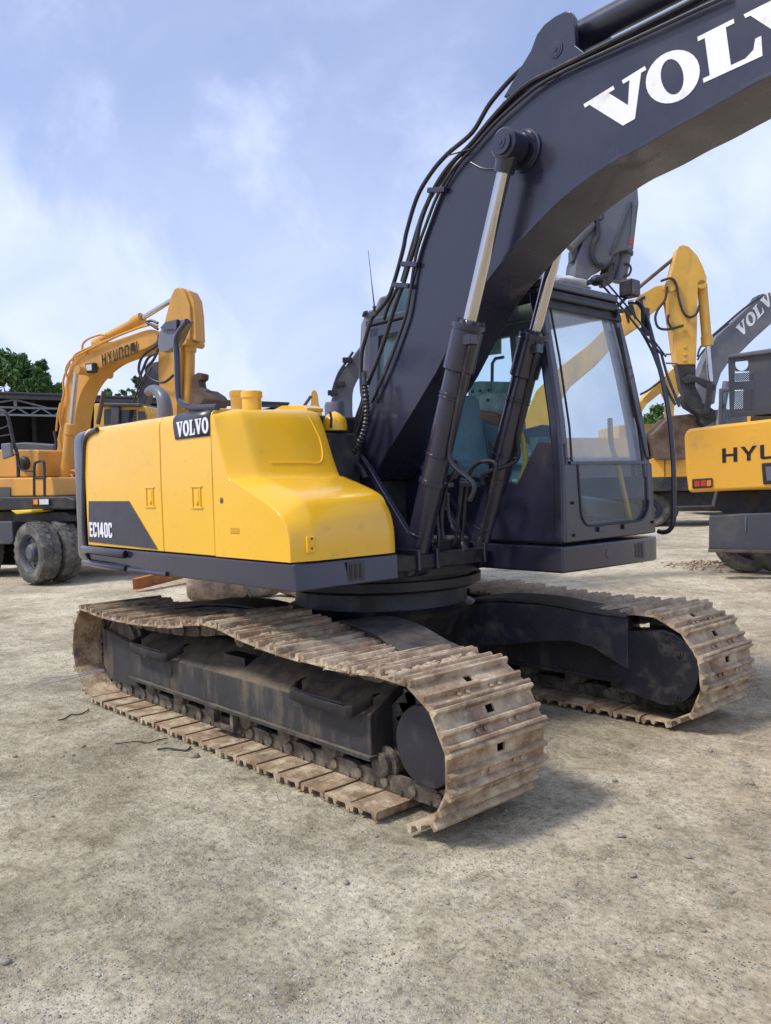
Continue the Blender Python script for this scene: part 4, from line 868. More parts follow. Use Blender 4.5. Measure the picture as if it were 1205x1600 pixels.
# things seen through the side window
k1 = lambda x, y: (600+x*.3817, 400+y*.3817)
def fars(name, pts, y, m, th=.012, bev=.003):
    P = [px(*k1(*p), y) for p in pts]; return MB().prism([(p.x, p.z) for p in P], y, y+th).build(name, m, EX, bev)
PALE = mat('pale_green_plate', (.34, .42, .36), .35, var=.35, vscale=14, dirt=(.2, .26, .2), dirt_amt=.35, dscale=9)
wp = fars('door_plate', [(345, 520), (390, 512), (520, 515), (560, 610), (560, 700), (450, 690), (400, 650), (345, 618)], 1.13, PALE)
fars('door_plate', [(400, 330), (478, 318), (478, 400), (412, 408)], 1.12, PALE)
for p in ((362, 555), (392, 552), (427, 550), (366, 590), (424, 590)):
    q = px(*k1(*p), 1.125); MB().lathe((q.x, 1.131, q.z), (q.x, 1.120, q.z), [(0, .012), (.009, .012), (.0095, .007), (.011, .007)], 10).build('plate_hole', BLACKP, wp)  # plate holes as black buttons, their shade put into the colour
fars('armrest', [(345, 622), (400, 632), (470, 650), (470, 715), (410, 690), (350, 652)], 1.05, ORST, .05, .01)
fars('arm_console', [(250, 720), (300, 655), (350, 660), (420, 690), (520, 720), (640, 690), (690, 700), (690, 760), (640, 800), (560, 850), (300, 860)], .95, CONS, .12, .02)
fars('control_box', [(470, 790), (520, 760), (570, 770), (600, 820), (570, 860), (480, 850)], .80, CONS, .10, .02)
MB().tube([px(*k1(*p), 1.14) for p in ((442, 560), (444, 440), (456, 420), (490, 414))], .012, 8).build('door_handle_rail', BLK, EX)
fars('sun_visor', [(700, 160), (960, 215), (955, 250), (705, 200)], 1.02, BLK, .03, .004)
# travel levers and yellow rail
for y in (.66, .74):
    MB().tube(smooth([(.98, y+.02, 1.12), (1.00, y+.01, 1.25), (.97, y, 1.40), (.90, y-.03, 1.56)], 5), .011, 8).build('travel_lever', PLAST, EX)
MB().prism([(1.00, 1.10), (1.13, 1.10), (1.13, 1.16), (1.00, 1.19)], .58, .68).build('travel_pedal', RUST, EX, .01); MB().prism([(1.00, 1.10), (1.13, 1.10), (1.13, 1.16), (1.00, 1.19)], .76, .86).build('travel_pedal', RUST, EX, .01)
MB().tube(smooth([(1.17, 1.055, 1.125), (1.165, 1.03, 1.2), (1.15, 1.00, 1.35), (1.13, .97, 1.5), (1.10, .96, 1.63), (1.08, .98, 1.78)], 6), .016, 10).build('grab_rail', YRAIL, EX)
MB().tube(smooth([(.84, .33, 1.36), (.90, .33, 1.44), (.93, .33, 1.55), (.90, .33, 1.68), (.86, .33, 1.74)], 6), .016, 10).build('grab_rail', YRAIL, EX)
# wiper inside the frame edge
MB().tube(smooth([(cx_front(1.53)+.018, CF-.11, 1.53), (cx_front(1.8)+.018, CF-.16, 1.80), (cx_front(2.2)+.018, CF-.19, 2.20)], 4), .008, 6).build('wiper_arm', BLK, EX)
MB().beam((cx_front(2.3)+.012, CF-.185, 2.34), (cx_front(1.85)+.012, CF-.15, 1.78), .012, .022).build('wiper_blade', BLK, EX)
# stays reaching forward from the roof corner, rail beside the cab
def k2(x, y): return (860+x*.166, 400+y*.166)
def stay(pts, y, r, name='mirror_arm', m=CH, n=5):
    P = [px(*k2(*p), y if not isinstance(y, (list, tuple)) else y[i]) for i, p in enumerate(pts)]
    return MB().tube(smooth(P, n), r, 8).build(name, m, EX)
Pr = stay([(470, 250), (700, 520), (880, 740), (1060, 940)], [1.08, 1.2, 1.28, 1.36], .0075)
stay([(530, 250), (760, 520), (930, 740), (1090, 950)], [1.08, 1.2, 1.28, 1.36], .0065)
stay([(840, 680), (950, 880), (1020, 1060), (1110, 1280), (1180, 1400)], 1.36, .009)
stay([(1040, 900), (1100, 1120), (1170, 1300), (1215, 1420)], 1.37, .009)
stay([(1060, 925), (1135, 925)], 1.36, .006); stay([(1090, 1008), (1190, 1012)], 1.36, .006)
stay([(740, 440), (810, 435), (860, 480), (910, 600), (960, 780), (1010, 980), (1060, 1180), (1110, 1450), (1140, 1700), (1160, 2000), (1165, 2300), (1160, 2500), (1120, 2580), (1060, 2600), (1015, 2590)], 1.33, .016, 'handrail')
for a in ((1050, 1420), (1050, 1700)): pass
mb = MB(); c = px(*k2(440, 230), 1.05); mb.sphere(c, .05, .045, .035, 10, 6, -.9); mb.beam(c+Vector((-.07, -.08, -.03)), c+Vector((.05, .05, .03)), .035, .03); mb.build('arm_bracket', BLK, EX, .004)
wl = px(*k2(740, 310), 1.22)
mb = MB(); mb.box(wl.x-.045, wl.x+.05, wl.y-.05, wl.y+.05, wl.z-.055, wl.z+.055); lam = mb.build('work_lamp', BLK, EX, .014, 3)
MB().box(wl.x+.048, wl.x+.056, wl.y-.042, wl.y+.042, wl.z-.046, wl.z+.046).build('lamp_lens', RIMM, lam, .003)  # lens in dark rim steel: shade on this side put into the colour
MB().beam((wl.x-.02, wl.y, wl.z-.05), (wl.x-.06, CF-.1, 2.46), .03, .012).build('lamp_bracket', BLK, lam)
mb = MB(); c = px(1006, 502, 1.32); mb.box(c.x-.012, c.x+.012, c.y-.02, c.y+.06, c.z-.09, c.z+.09); mb.build('mirror', BLK, EX, .008)
# aerial behind the boom
pa = px(585, 478, .9); pb_ = px(575.5, 392, .9); MB().tube([pa, pa.lerp(pb_, .5), pb_], [.006, .003, .002], 6).build('aerial', BLK, EX)
MB().lathe(pa+Vector((0, 0, -.35)), pa+Vector((0, 0, .0)), [(0, .01), (.33, .01), (.34, .016), (.35, .012)], 8).build('aerial_mount', BLK, EX)
# bags on the cab roof
def bag(name, label, c, sx, sy2, sz, seed):
    r = random.Random(seed); mb = MB(); mb.sphere(c, sx, sy2, sz, 22, 14, -.85); ph = [r.uniform(0, 6.28) for _ in range(8)]
    vs = []
    for v in mb.v:
        d = Vector(v)-Vector(c); a = math.atan2(d.y, d.x); e = d.z/sz
        k = 1+.10*math.sin(3*a+ph[0]+2*e)+.08*math.sin(7*a+ph[1]-5*e)+.05*math.sin(13*a+6*e+ph[2]); q = Vector(c)+Vector((d.x*k, d.y*k, d.z*(1+.12*math.sin(5*a+ph[3])))); q.z = max(q.z, 2.557); vs.append(tuple(q))
    mb.v = vs; o = mb.build(name, SILV, None, ang=60); return tag(o, label, 'bag')
bag('plastic_bag', 'crumpled foil coloured sack piled highest on the charcoal cab roof', (.72, .58, 2.66), .17, .17, .12, 1)
bag('plastic_bag', 'flat pale grey plastic sheet bundle draped along the front edge of the cab roof', (.88, .72, 2.60), .15, .26, .05, 2)
# ================================================================== BACKGROUND MACHINES
def c1(x, y): return (x*.3125, 430+y*.3125)
def c2(x, y): return (960+x*.3375, 360+y*.3375)
def c5(x, y): return (340+x*.249, 560+y*.249)
def c7(x, y): return (840+x*.1826, 280+y*.1826)
def cw_(x, y): return (x*.1624, 660+y*.1625)
class Rig:
    """tools bound to one machine: everything is traced on upright planes of its frame and given depth"""
    def __init__(s, root, fr, cf, k=1.): s.r = root; s.f = fr; s.c = cf; s.k = k     # k: size factor of a bigger, farther machine
    def P(s, x, y, d=0.): return s.f.p(*s.c(x, y), d)
    def slab(s, name, pts, d0, d1, m, bev=.02, par=None, sm=0, label=None):
        d0 *= s.k; d1 *= s.k; P = [s.P(x, y, d0) for x, y in pts]
        if sm: P = smooth(P, sm, True)
        return MB().prism([(p.x, p.z) for p in P], d0, d1).build(name, m, par or s.r, bev, 2, 30, label)
    def tube(s, name, pts, d, r, m, par=None, n=5, seg=8):
        d *= s.k; r *= s.k; P = [s.P(x, y, d) for x, y in pts]
        return MB().tube(smooth(P, n) if n > 1 else P, r, seg).build(name, m, par or s.r)
    def rod(s, name, a, b, d, r, m, par=None, seg=20, bev=.01):
        d *= s.k; r *= s.k; return MB().cyl(s.P(*a, d), s.P(*b, d), r, seg=seg).build(name, m, par or s.r, bev)
    def pin(s, name, a, d0, d1, r, m, par=None):
        d0 *= s.k; d1 *= s.k; r *= s.k; p = s.P(*a, d0); return MB().cyl((p.x, d0, p.z), (p.x, d1, p.z), r, seg=20).build(name, m, par or s.r, .01)
def wheel(root, c, ax, R, wd, lug=26, hub=True, inner=False):
    """dusty tyre on a steel rim; c centre, ax unit axis pointing to the seen face (local coordinates)"""
    c = Vector(c); ax = Vector(ax).normalized(); a = c - ax*wd/2; b = c + ax*wd/2
    rim = MB().lathe(a, b, [(0, R*.45), (0.02, R*.60), (wd*.4, R*.55), (wd*.62, R*.52), (wd*.66, R*.30), (wd*.9, R*.26), (wd*.98, R*.2)], 32)
    rim.lathe(a, b, [(wd*.62, R*.545), (wd*.92, R*.585), (wd*.99, R*.62), (wd*1.0, R*.60), (wd*.93, R*.56), (wd*.64, R*.525)], 32, False)
    rm = rim.build('wheel', RIMM, root)
    ty = MB().lathe(a, b, [(wd*.03, R*.60), (wd*-.02, R*.72), (wd*-.03, R*.84), (wd*.05, R*.94), (wd*.16, R*.965), (wd*.84, R*.965), (wd*.95, R*.94), (wd*1.03, R*.84), (wd*1.02, R*.72), (wd*.97, R*.60)], 48, False)
    u = ax.cross(Vector((0, 0, 1))).normalized(); v = u.cross(ax)
    for k in range(lug):
        for s_ in (0, 1):
            t = 2*math.pi*(k+.5*s_)/lug; dt = 2*math.pi/lug*.28; A = lambda tt, r, q: a + ax*wd*q + (u*math.cos(tt)+v*math.sin(tt))*R*r
            q0, q1 = ((-.0, .47) if s_ == 0 else (.53, 1.0)); sk_ = .12 if s_ == 0 else -.12
            e0, e1 = (.90, 1.0) if s_ == 0 else (1.0, .90); t0 = t - (sk_ if s_ == 0 else 0)*0; t1 = t + abs(sk_)*0
            sh0, sh1 = (-.06, .06) if s_ == 0 else (.06, -.06)
            vs = [A(t+sh0-dt, .93, q0), A(t+sh0+dt, .93, q0), A(t+sh0+dt, e0+.0, q0), A(t+sh0-dt, e0+.0, q0), A(t+sh1-dt, .93, q1), A(t+sh1+dt, .93, q1), A(t+sh1+dt, e1, q1), A(t+sh1-dt, e1, q1)]
            ty.add(vs, [(0, 1, 2, 3), (7, 6, 5, 4)] + [(i, 4+i, 4+(i+1) % 4, (i+1) % 4) for i in range(4)])
    ty.build('tyre', TYRE, rm, 0, 2, 30)
    if hub:
        for k in range(8):
            t = 2*math.pi*k/8; p = a + ax*wd*.66 + (u*math.cos(t)+v*math.sin(t))*R*.40; MB().cyl(p, p+ax*.03, .016, seg=6).build('wheel_bolt', RIMM, rm)
    return rm
# ---- A: wheeled excavator on the left
fA = facing(13.1, 100, -24)
A = thing('wheeled_excavator', 'orange yellow wheeled excavator at the left with dark capital letters along its raised boom', 'excavator', fA)
a = Rig(A, fA, c1)
bo = a.slab('boom', [(245, 975), (262, 900), (285, 820), (300, 740), (308, 660), (318, 580), (335, 500), (352, 445), (372, 415), (400, 395), (450, 365), (500, 348), (580, 322), (650, 298), (720, 275), (768, 272), (790, 298), (790, 325), (765, 350), (720, 372), (640, 400), (560, 430), (500, 470), (450, 520), (415, 575), (392, 640), (378, 720), (368, 800), (352, 860), (330, 920), (300, 985), (262, 1012)], .95, 1.33, OR1, .02, sm=3)
o_ = a.P(512, 455, .93); e_ = a.P(697, 388, .93); ux = (e_-o_).normalized(); t_ = a.P(503, 395, .93)-o_
word('HYUNDAI', o_, ux, Vector((-ux.z*.2, 0, 1)), (0, -1, 0), t_.z*.98, .17, BLACKP, bo, widen=.57)
for d in (.70, 1.45):
    a.rod('cylinder_rod', (383, 480), (356, 745), d, .040, CHROME, seg=16); cb = a.rod('boom_cylinder', (356, 742), (314, 1100), d, .085, OR1); a.rod('cylinder_collar', (356, 745), (352, 800), d, .10, OR1, cb)
a.pin('boom_pin', (384, 473), .66, 1.45, .07, OR1)
bs = a.rod('stick_cylinder', (470, 346), (700, 222), 1.15, .075, OR1); a.rod('cylinder_collar', (668, 240), (712, 215), 1.15, .10, OR1, bs); a.rod('stick_rod', (705, 220), (868, 120), 1.15, .040, CHROME, seg=16)
a.slab('cylinder_bracket', [(440, 368), (462, 330), (495, 325), (520, 345)], 1.0, 1.28, OR1)
a.slab('stick', [(870, 68), (888, 60), (908, 62), (925, 80), (950, 150), (955, 250), (948, 330), (930, 345), (905, 355), (900, 480), (890, 600), (885, 720), (820, 720), (812, 640), (795, 560), (788, 480), (790, 400), (800, 340), (815, 260), (835, 180), (852, 110)], .98, 1.30, OR1)
a.slab('bucket_linkage_guard', [(925, 72), (945, 76), (968, 120), (978, 200), (982, 300), (984, 330), (952, 320), (950, 200)], 1.02, 1.26, OR1)
a.rod('bucket_cylinder', (950, 345), (944, 640), 1.14, .085, OR1); a.rod('cylinder_collar', (952, 330), (951, 385), 1.14, .10, OR1); a.pin('stick_pin', (918, 330), .90, 1.38, .06, OR1)
a.slab('bucket_link', [(962, 500), (990, 485), (1012, 492), (1010, 520), (995, 530), (1000, 560), (1030, 575), (1032, 600), (1010, 612), (1005, 640), (960, 650), (955, 580)], 1.05, 1.24, RUST)
a.slab('bucket', [(955, 560), (1000, 590), (1020, 620), (1000, 655), (1010, 700), (950, 700)], .8, 1.5, RUST)
for pts in ([(340, 520), (330, 470), (360, 420), (420, 385), (500, 345), (600, 300), (700, 262), (745, 250)], [(362, 430), (380, 395), (450, 360), (560, 315), (660, 275), (740, 245), (790, 255)], [(412, 375), (415, 345), (440, 320), (500, 298), (530, 300)], [(322, 600), (318, 520), (350, 440)], [(310, 780), (300, 700), (318, 600)], [(282, 780), (290, 700), (303, 640)]):
    a.tube('boom_pipe', pts, .90, .018, OR1)
for pts in ([(790, 270), (760, 250), (735, 235), (760, 228), (790, 240)], [(795, 300), (785, 350), (740, 380), (705, 420), (695, 480), (720, 530)], [(800, 350), (770, 420), (730, 470), (760, 520), (820, 535), (868, 500)], [(790, 390), (745, 410), (715, 470), (690, 540)], [(270, 780), (282, 850), (262, 920), (235, 950)]):
    a.tube('hose', pts, .88, .022, HOSE)
lp = a.P(463, 465, .90); MB().box(lp.x-.09, lp.x+.09, .82, .93, lp.z-.08, lp.z+.08).build('work_lamp', BLK, A, .02); MB().box(lp.x-.06, lp.x+.06, .812, .822, lp.z-.05, lp.z+.05).build('lamp_lens', CLEAR, A, .005)
a.slab('engine_hood', [(-300, 872), (185, 872), (194, 885), (196, 1010), (-300, 1014)], .3, 2.2, OR1, .04)
a.slab('side_cover', [(-300, 1016), (252, 1010), (262, 1030), (274, 1106), (-300, 1112)], .05, 2.4, OR1, .03)
a.slab('cover_decal', [(-300, 1060), (52, 1060), (52, 1112), (-300, 1116)], .035, .045, mat('olive_decal', (.06, .065, .055), .5), .0)
a.slab('platform', [(-300, 1112), (330, 1106), (372, 1120), (372, 1172), (-300, 1180)], -.02, 2.5, BODY, .03)
pq = a.P(160, 1120, -.03); r2 = a.P(248, 1150, -.03)
MB().box(pq.x, r2.x, -.05, -.02, r2.z, pq.z).build('lamp_housing', BLK, A, .01)
u0 = a.P(168, 1122, -.055); u1 = a.P(190, 1146, -.055); MB().box(u0.x, u1.x, -.06, -.05, u1.z, u0.z).build('marker_lens', ORL, A); u0 = a.P(198, 1120, -.055); u1 = a.P(244, 1146, -.055); MB().box(u0.x, u1.x, -.06, -.05, u1.z, u0.z).build('headlight', CLEAR, A)
a.slab('yellow_step', [(50, 1176), (155, 1172), (160, 1186), (80, 1196)], -.25, .2, YRAIL)
p_ = a.P(122, 940, .28); MB().lathe((p_.x, .30, p_.z), (p_.x, .22, p_.z), [(0, .11), (.03, .115), (.06, .10), (.08, .07)], 20).build('fuel_cap', BLK, A)
a.tube('handrail', [(-20, 672), (20, 680), (40, 710), (52, 760), (72, 850), (88, 900), (92, 1000), (90, 1110)], .1, .028, BLK)
a.tube('handrail', [(172, 1110), (172, 960), (185, 935), (215, 930), (222, 960), (224, 1110)], .05, .022, BLK); a.tube('handrail', [(92, 940), (110, 975), (170, 980)], .1, .014, BLK, n=3); a.tube('handrail', [(172, 1015), (224, 1015)], .05, .016, BLK, n=1); a.tube('handrail', [(-30, 780), (45, 752)], .1, .014, BLK, n=1); a.tube('handrail', [(-30, 810), (50, 797)], .1, .010, BLK, n=1)
a.slab('mirror', [(2, 842), (50, 838), (58, 905), (12, 922)], .0, .06, PLAST, .02); a.tube('mirror_arm', [(50, 905), (80, 895), (92, 888)], .05, .012, BLK, n=3)
a.slab('counterweight_pipe', [(30, 842), (120, 835), (270, 845), (270, 885), (60, 885)], 2.3, 2.5, DGREY, .04)
a.slab('swing_bracket', [(180, 900), (240, 940), (330, 1000), (385, 1000), (390, 1110), (180, 1110)], .9, 1.5, BODY, .02)
for pts in ([(340, 980), (375, 978), (385, 1000), (382, 1035)], [(345, 1000), (360, 1000), (365, 1030)]): a.tube('boom_pipe', pts, .7, .018, OR1)
# undercarriage
fU = facing(12.9, 60, -40)
def toA(p, frm): q = frm.o + frm.ex*p[0] + frm.ey*p[1] - fA.o; return Vector((q.dot(fA.ex), q.dot(fA.ey), p[2]))
axv = -(Vector((fU.ey.dot(fA.ex), fU.ey.dot(fA.ey), 0)))
g1_ = fU.g(62, 912); Rw = .50
for k, dy_ in enumerate((0, .36)):
    wheel(A, toA((g1_.x-.02, g1_.y+dy_, Rw-.01), fU), axv, Rw, .30)
wheel(A, toA((g1_.x-2.3, g1_.y+.2, Rw-.01), fU), axv, Rw, .30, hub=False)
wheel(A, toA((g1_.x-.02, g1_.y+2.0, Rw-.01), fU), axv, Rw, .30, hub=False)
a.slab('chassis', [(-300, 1182), (385, 1176), (392, 1330), (410, 1420), (330, 1420), (300, 1240), (90, 1240), (60, 1340), (-300, 1350)], .6, 1.9, BODY, .03)
a.slab('fender', [(70, 1190), (330, 1182), (352, 1200), (352, 1232), (60, 1240)], .1, 1.6, BODY, .02)
a.slab('tool_box', [(-40, 1232), (60, 1230), (66, 1330), (50, 1345), (-40, 1345)], -.05, .5, DGREY, .02)
a.slab('axle', [(-200, 1345), (420, 1380), (420, 1450), (-200, 1450)], 1.0, 1.6, BODY, .03)
# ---- A2: cab of another machine behind the left one
fB = facing(17, 200, -10); B = thing('excavator', 'yellow excavator with a dark glazed cab, standing between the left boom and the foreground hood', 'excavator', fB)
b = Rig(B, fB, c1)
b.slab('cab_body', [(470, 640), (700, 650), (735, 655), (755, 690), (760, 980), (460, 980)], .05, 1.2, OR3, .03)
b.slab('cab_roof', [(500, 636), (700, 640), (700, 656), (500, 654)], -.05, 1.3, DGREY, .02)
b.slab('side_window', [(520, 672), (556, 668), (562, 738), (520, 750)], .035, .048, GLD, 0); b.slab('front_window', [(590, 675), (680, 672), (682, 745), (592, 750)], .035, .048, GLD, 0); b.slab('rear_window', [(690, 680), (722, 682), (732, 715), (690, 725)], .035, .048, GLD, 0)
b.slab('window_post', [(556, 656), (596, 656), (590, 800), (552, 800)], -.03, .05, DGREY, .01)
b.slab('boom', [(745, 440), (790, 430), (790, 500), (750, 560), (720, 660), (680, 660), (690, 590), (715, 510)], 1.3, 1.6, DGREY, .02)
b.slab('hose_bracket', [(755, 520), (775, 510), (800, 540), (770, 560)], 1.1, 1.3, BLK, .01)
for pts in ([(735, 480), (705, 540), (680, 600), (668, 640)], [(760, 460), (715, 540), (690, 610)]): b.tube('hose', pts, 1.25, .02, HOSE)
b.tube('cylinder_rod', [(520, 580), (490, 745)], -.6, .045, RUST, n=1)
b.slab('chassis', [(440, 980), (800, 980), (800, 1440), (440, 1440)], .3, 2.0, BODY, .02)
b.slab('engine_hood', [(760, 760), (1130, 760), (1150, 900), (1150, 1200), (760, 1200)], .3, 2.0, OR3, .04)
# ---- C: grey excavator behind the foreground boom; its own boom arches over and its stick hangs behind the cab
fC = facing(10.5, 560, 6); C_ = thing('excavator', 'grey excavator behind the foreground boom, its flat grey stick raised above the cab roof', 'excavator', fC)
c = Rig(C_, fC, c5)
def cp_(x, y): return (x, y)
cq = Rig(C_, fC, cp_)
cq.slab('boom', [(499, 680), (512, 642), (518, 625), (524, 607), (530, 590), (538, 575), (549, 560), (565, 538), (600, 500), (660, 420), (730, 310), (800, 250), (880, 240), (940, 262), (960, 300), (935, 325), (900, 318), (850, 330), (790, 380), (700, 470), (620, 540), (585, 565), (568, 580), (560, 592), (553, 607), (551, 622), (551, 642), (548, 680)], .2, .55, GREY, .02, sm=2)
for pts in ([(715, 240), (735, 160), (765, 85), (810, 20), (850, -40)], [(728, 230), (755, 130), (800, 50)]): c.tube('hose', pts, .15, .016, HOSE)
for x, y in ((722, 215), (770, 160), (815, 10)): p_ = c.P(x, y, .15); MB().box(p_.x-.06, p_.x+.06, .12, .20, p_.z-.03, p_.z+.03).build('pipe_clamp', BLK, C_, .005)
cc = Rig(C_, fC, c3)
cc.slab('cab', [(275, 640), (290, 350), (300, 335), (345, 320), (360, 265), (390, 258), (430, 225), (560, 200), (560, 640)], -.6, .1, GREY, .03)
cc.slab('cab_window', [(372, 500), (385, 370), (432, 240), (500, 225), (500, 400), (420, 560), (385, 560)], -.62, -.605, GLS, 0)
cc.slab('cab_handle', [(278, 338), (300, 332), (302, 350), (280, 350)], -.65, -.45, BLK, .005)
cq.slab('body', [(548, 672), (720, 668), (720, 800), (548, 800)], .8, 2.4, GREY, .04)
cq.slab('undercarriage', [(548, 800), (700, 800), (700, 868), (548, 868)], .8, 2.4, BODY, .03)
h = Rig(C_, fC, c7)
st = h.slab('stick', [(480, 340), (600, 200), (780, 60), (858, 60), (868, 205), (845, 400), (822, 600), (795, 628), (765, 600), (700, 618), (655, 640), (610, 735), (500, 790), (430, 860), (310, 860), (330, 690), (400, 500)], .1, .5, GREY, .015)
h.slab('stick_rib', [(790, 190), (812, 190), (690, 560), (640, 640), (620, 640), (700, 430)], .07, .1, DGREY, .004, st)
h.slab('edge_plate', [(812, 205), (845, 205), (838, 400), (815, 580), (795, 600), (780, 590), (800, 430)], .085, .1, GREY, .003, st)
h.slab('warning_sticker', [(785, 515), (825, 515), (815, 555), (780, 555)], .081, .084, REDL, 0, st)
h.rod('bucket_cylinder', (740, 630), (690, 880), .30, .10, GREY); h.rod('cylinder_collar', (742, 615), (738, 650), .30, .12, DGREY)
h.slab('cylinder_bracket', [(655, 620), (710, 612), (700, 700), (640, 890), (590, 890), (600, 760)], .15, .45, DGREY)
h.tube('hose', [(480, 330), (512, 370), (515, 480), (480, 560), (470, 640), (500, 720), (560, 745)], .05, .035, HOSE)
h.tube('hose', [(740, 730), (780, 730), (800, 770), (780, 820), (740, 835)], .2, .015, HOSE); h.tube('hose', [(560, 300), (555, 330), (530, 350)], .06, .018, HOSE); h.tube('hose', [(560, 760), (620, 720), (660, 730), (660, 770)], .05, .025, HOSE)
h.rod('stick_cylinder', (270, 590), (470, 380), .1, .07, GREY); h.slab('link', [(300, 600), (440, 420), (470, 420), (330, 600), (320, 690), (300, 700)], .12, .3, DGREY, .01)
# small boom tip behind the hood
fD = facing(19, 490, 0); D_ = thing('excavator', 'small far yellow excavator of which only the pointed boom knuckle shows above the foreground hood', 'excavator', fD)
d = Rig(D_, fD, c5)
d.slab('boom', [(575, 325), (585, 280), (588, 215), (600, 196), (616, 200), (624, 225), (630, 280), (650, 330), (700, 700), (620, 700)], 0, .3, OR3, .015); d.rod('cylinder', (535, 310), (588, 235), -.1, .035, RUST); d.slab('body', [(400, 480), (900, 480), (900, 1400), (400, 1400)], .4, 2.2, OR3, .03)
# ---- D: amber excavator with its stick hanging, right
fE = facing(22, 1080, -6); E_ = thing('wheeled_excavator', 'yellow excavator at the right with its stick hanging straight down and a rusty bucket', 'excavator', fE)
e = Rig(E_, fE, c2, 1.5)
eb = e.slab('boom', [(-420, 1000), (-410, 860), (-360, 740), (-250, 630), (-120, 530), (-40, 450), (30, 390), (110, 305), (190, 258), (235, 250), (262, 240), (268, 275), (240, 330), (190, 370), (120, 440), (60, 480), (0, 530), (-80, 620), (-200, 720), (-270, 820), (-300, 1000)], .15, .5, OR3, .02)
e.slab('engine_hood', [(-560, 960), (150, 960), (150, 1056), (-560, 1056)], .5, 2.2, OR3, .04); e.slab('swing_platform', [(-560, 1056), (150, 1056), (150, 1150), (-560, 1150)], .4, 2.2, BODY, .04)
o_ = e.P(66, 425, .13); word('AT', e.P(62, 430, .215), (1, 0, .55), (-.25, 0, 1), (0, -1, 0), .41, .25, BLACKP, eb, widen=.8)
e.slab('stick', [(300, 72), (320, 66), (345, 74), (385, 115), (410, 165), (428, 215), (428, 236), (418, 250), (388, 256), (386, 330), (384, 450), (378, 620), (288, 620), (270, 480), (258, 400), (244, 310), (248, 262), (262, 205), (280, 130), (290, 90)], 0, .34, OR3, .02)
e.slab('stick_end', [(290, 620), (378, 620), (376, 720), (410, 790), (395, 820), (340, 790), (310, 730)], .02, .30, BODY, .02)
e.slab('bucket_link', [(310, 690), (350, 665), (450, 700), (470, 715), (468, 740), (440, 740), (380, 700), (330, 710)], -.06, .0, BODY, .02)
e.slab('bucket_link', [(312, 765), (340, 750), (440, 820), (470, 840), (476, 870), (430, 870), (340, 815)], -.05, .34, BODY, .02)
e.slab('bucket_link', [(430, 710), (462, 708), (455, 780), (440, 850), (410, 850), (425, 780)], -.1, -.05, BODY, .02)
e.slab('coupler', [(390, 840), (420, 800), (470, 835), (475, 880), (420, 910), (400, 890)], .0, .3, BODY, .02)
e.rod('bucket_cylinder', (406, 248), (430, 530), .17, .085, OR3); e.rod('cylinder_rod', (432, 535), (446, 700), .17, .042, CHROME, seg=16); e.rod('cylinder_collar', (427, 490), (431, 535), .17, .10, OR3); e.pin('cylinder_pin', (406, 248), .0, .34, .08, OR3)
e.rod('stick_rod', (105, 272), (285, 122), .25, .032, RUST); e.pin('boom_pin', (262, 256), -.03, .55, .10, OR3)
for pts in ([(215, 235), (260, 222), (285, 245), (298, 310), (320, 380), (350, 402), (380, 385), (395, 345)], [(245, 260), (235, 320), (200, 370), (190, 410), (205, 450), (250, 458), (320, 440)], [(252, 390), (248, 420), (262, 450)]): e.tube('hose', pts, -.05, .022, HOSE)
for y_ in (465, 540, 575, 600): p_ = e.P(326, y_, -.01); MB().box(p_.x-.05, p_.x+.05, -.025, .0, p_.z-.03, p_.z+.03).build('hose_clip', OR3, E_, .01)
e.slab('bucket', [(178, 942), (262, 858), (345, 850), (420, 870), (430, 960), (335, 1060), (195, 1062), (180, 1010)], .25, 1.2, RUST, .03)
e.slab('body', [(150, 1056), (338, 1054), (342, 1140), (150, 1146)], .4, 2.4, OR2, .03); e.slab('body_seam', [(233, 1058), (236, 1058), (236, 1142), (233, 1142)], .385, .40, BODY, 0)
e.slab('platform', [(120, 1146), (700, 1142), (700, 1200), (120, 1210)], .4, 2.4, BODY, .03); e.slab('chassis', [(180, 1210), (640, 1205), (640, 1300), (180, 1300)], .8, 2.0, BODY, .03)
gE = fE.g(1052, 822); Rq = .48
for x_, y_ in ((-.55, .0), (-.20, .55)): wheel(E_, (gE.x+x_, gE.y+y_, Rq-.01), (-.35, -1, 0), Rq, .34)
wheel(E_, (gE.x+1.9, gE.y+.4, Rq-.01), (-.35, -1, 0), Rq, .34, hub=False)
# ---- E: near right wheeled excavator seen from behind
fR = facing(11.2, 1190, -20); R_ = thing('wheeled_excavator', 'amber wheeled excavator at the right edge, rear counterweight with black capital letters', 'excavator', fR)
r = Rig(R_, fR, c2)
cwt = r.slab('counterweight', [(325, 960), (330, 930), (350, 918), (500, 898), (726, 872), (1100, 830), (1500, 800), (1500, 1190), (726, 1198), (345, 1214), (332, 1100)], 0, .7, OR2, .05)
oo = r.P(500, 1076, -.003); ee = r.P(705, 1058, -.003); word('HYUNDAI', oo, (ee-oo), (0, 0, 1), (0, -1, 0), (r.P(500, 1010, 0)-oo).z, .22, BLACKP, cwt, widen=1.22)
tl = r.slab('tail_light', [(360, 1152), (455, 1146), (456, 1190), (362, 1196)], -.02, .01, BLK, .01)
r.slab('light_lens', [(370, 1160), (395, 1158), (396, 1186), (371, 1188)], -.028, -.018, REDL, .003, tl); r.slab('light_lens', [(399, 1158), (424, 1157), (424, 1185), (400, 1186)], -.028, -.018, REDL, .003, tl); r.slab('light_lens', [(428, 1157), (448, 1155), (449, 1183), (428, 1185)], -.028, -.018, ORL, .003, tl)
r.slab('rear_hatch', [(682, 1078), (800, 1070), (800, 1172), (690, 1176)], -.015, .01, BLK, .01); r.slab('hatch_plate', [(700, 1095), (800, 1088), (800, 1155), (706, 1160)], -.022, -.012, PLAST, .004)
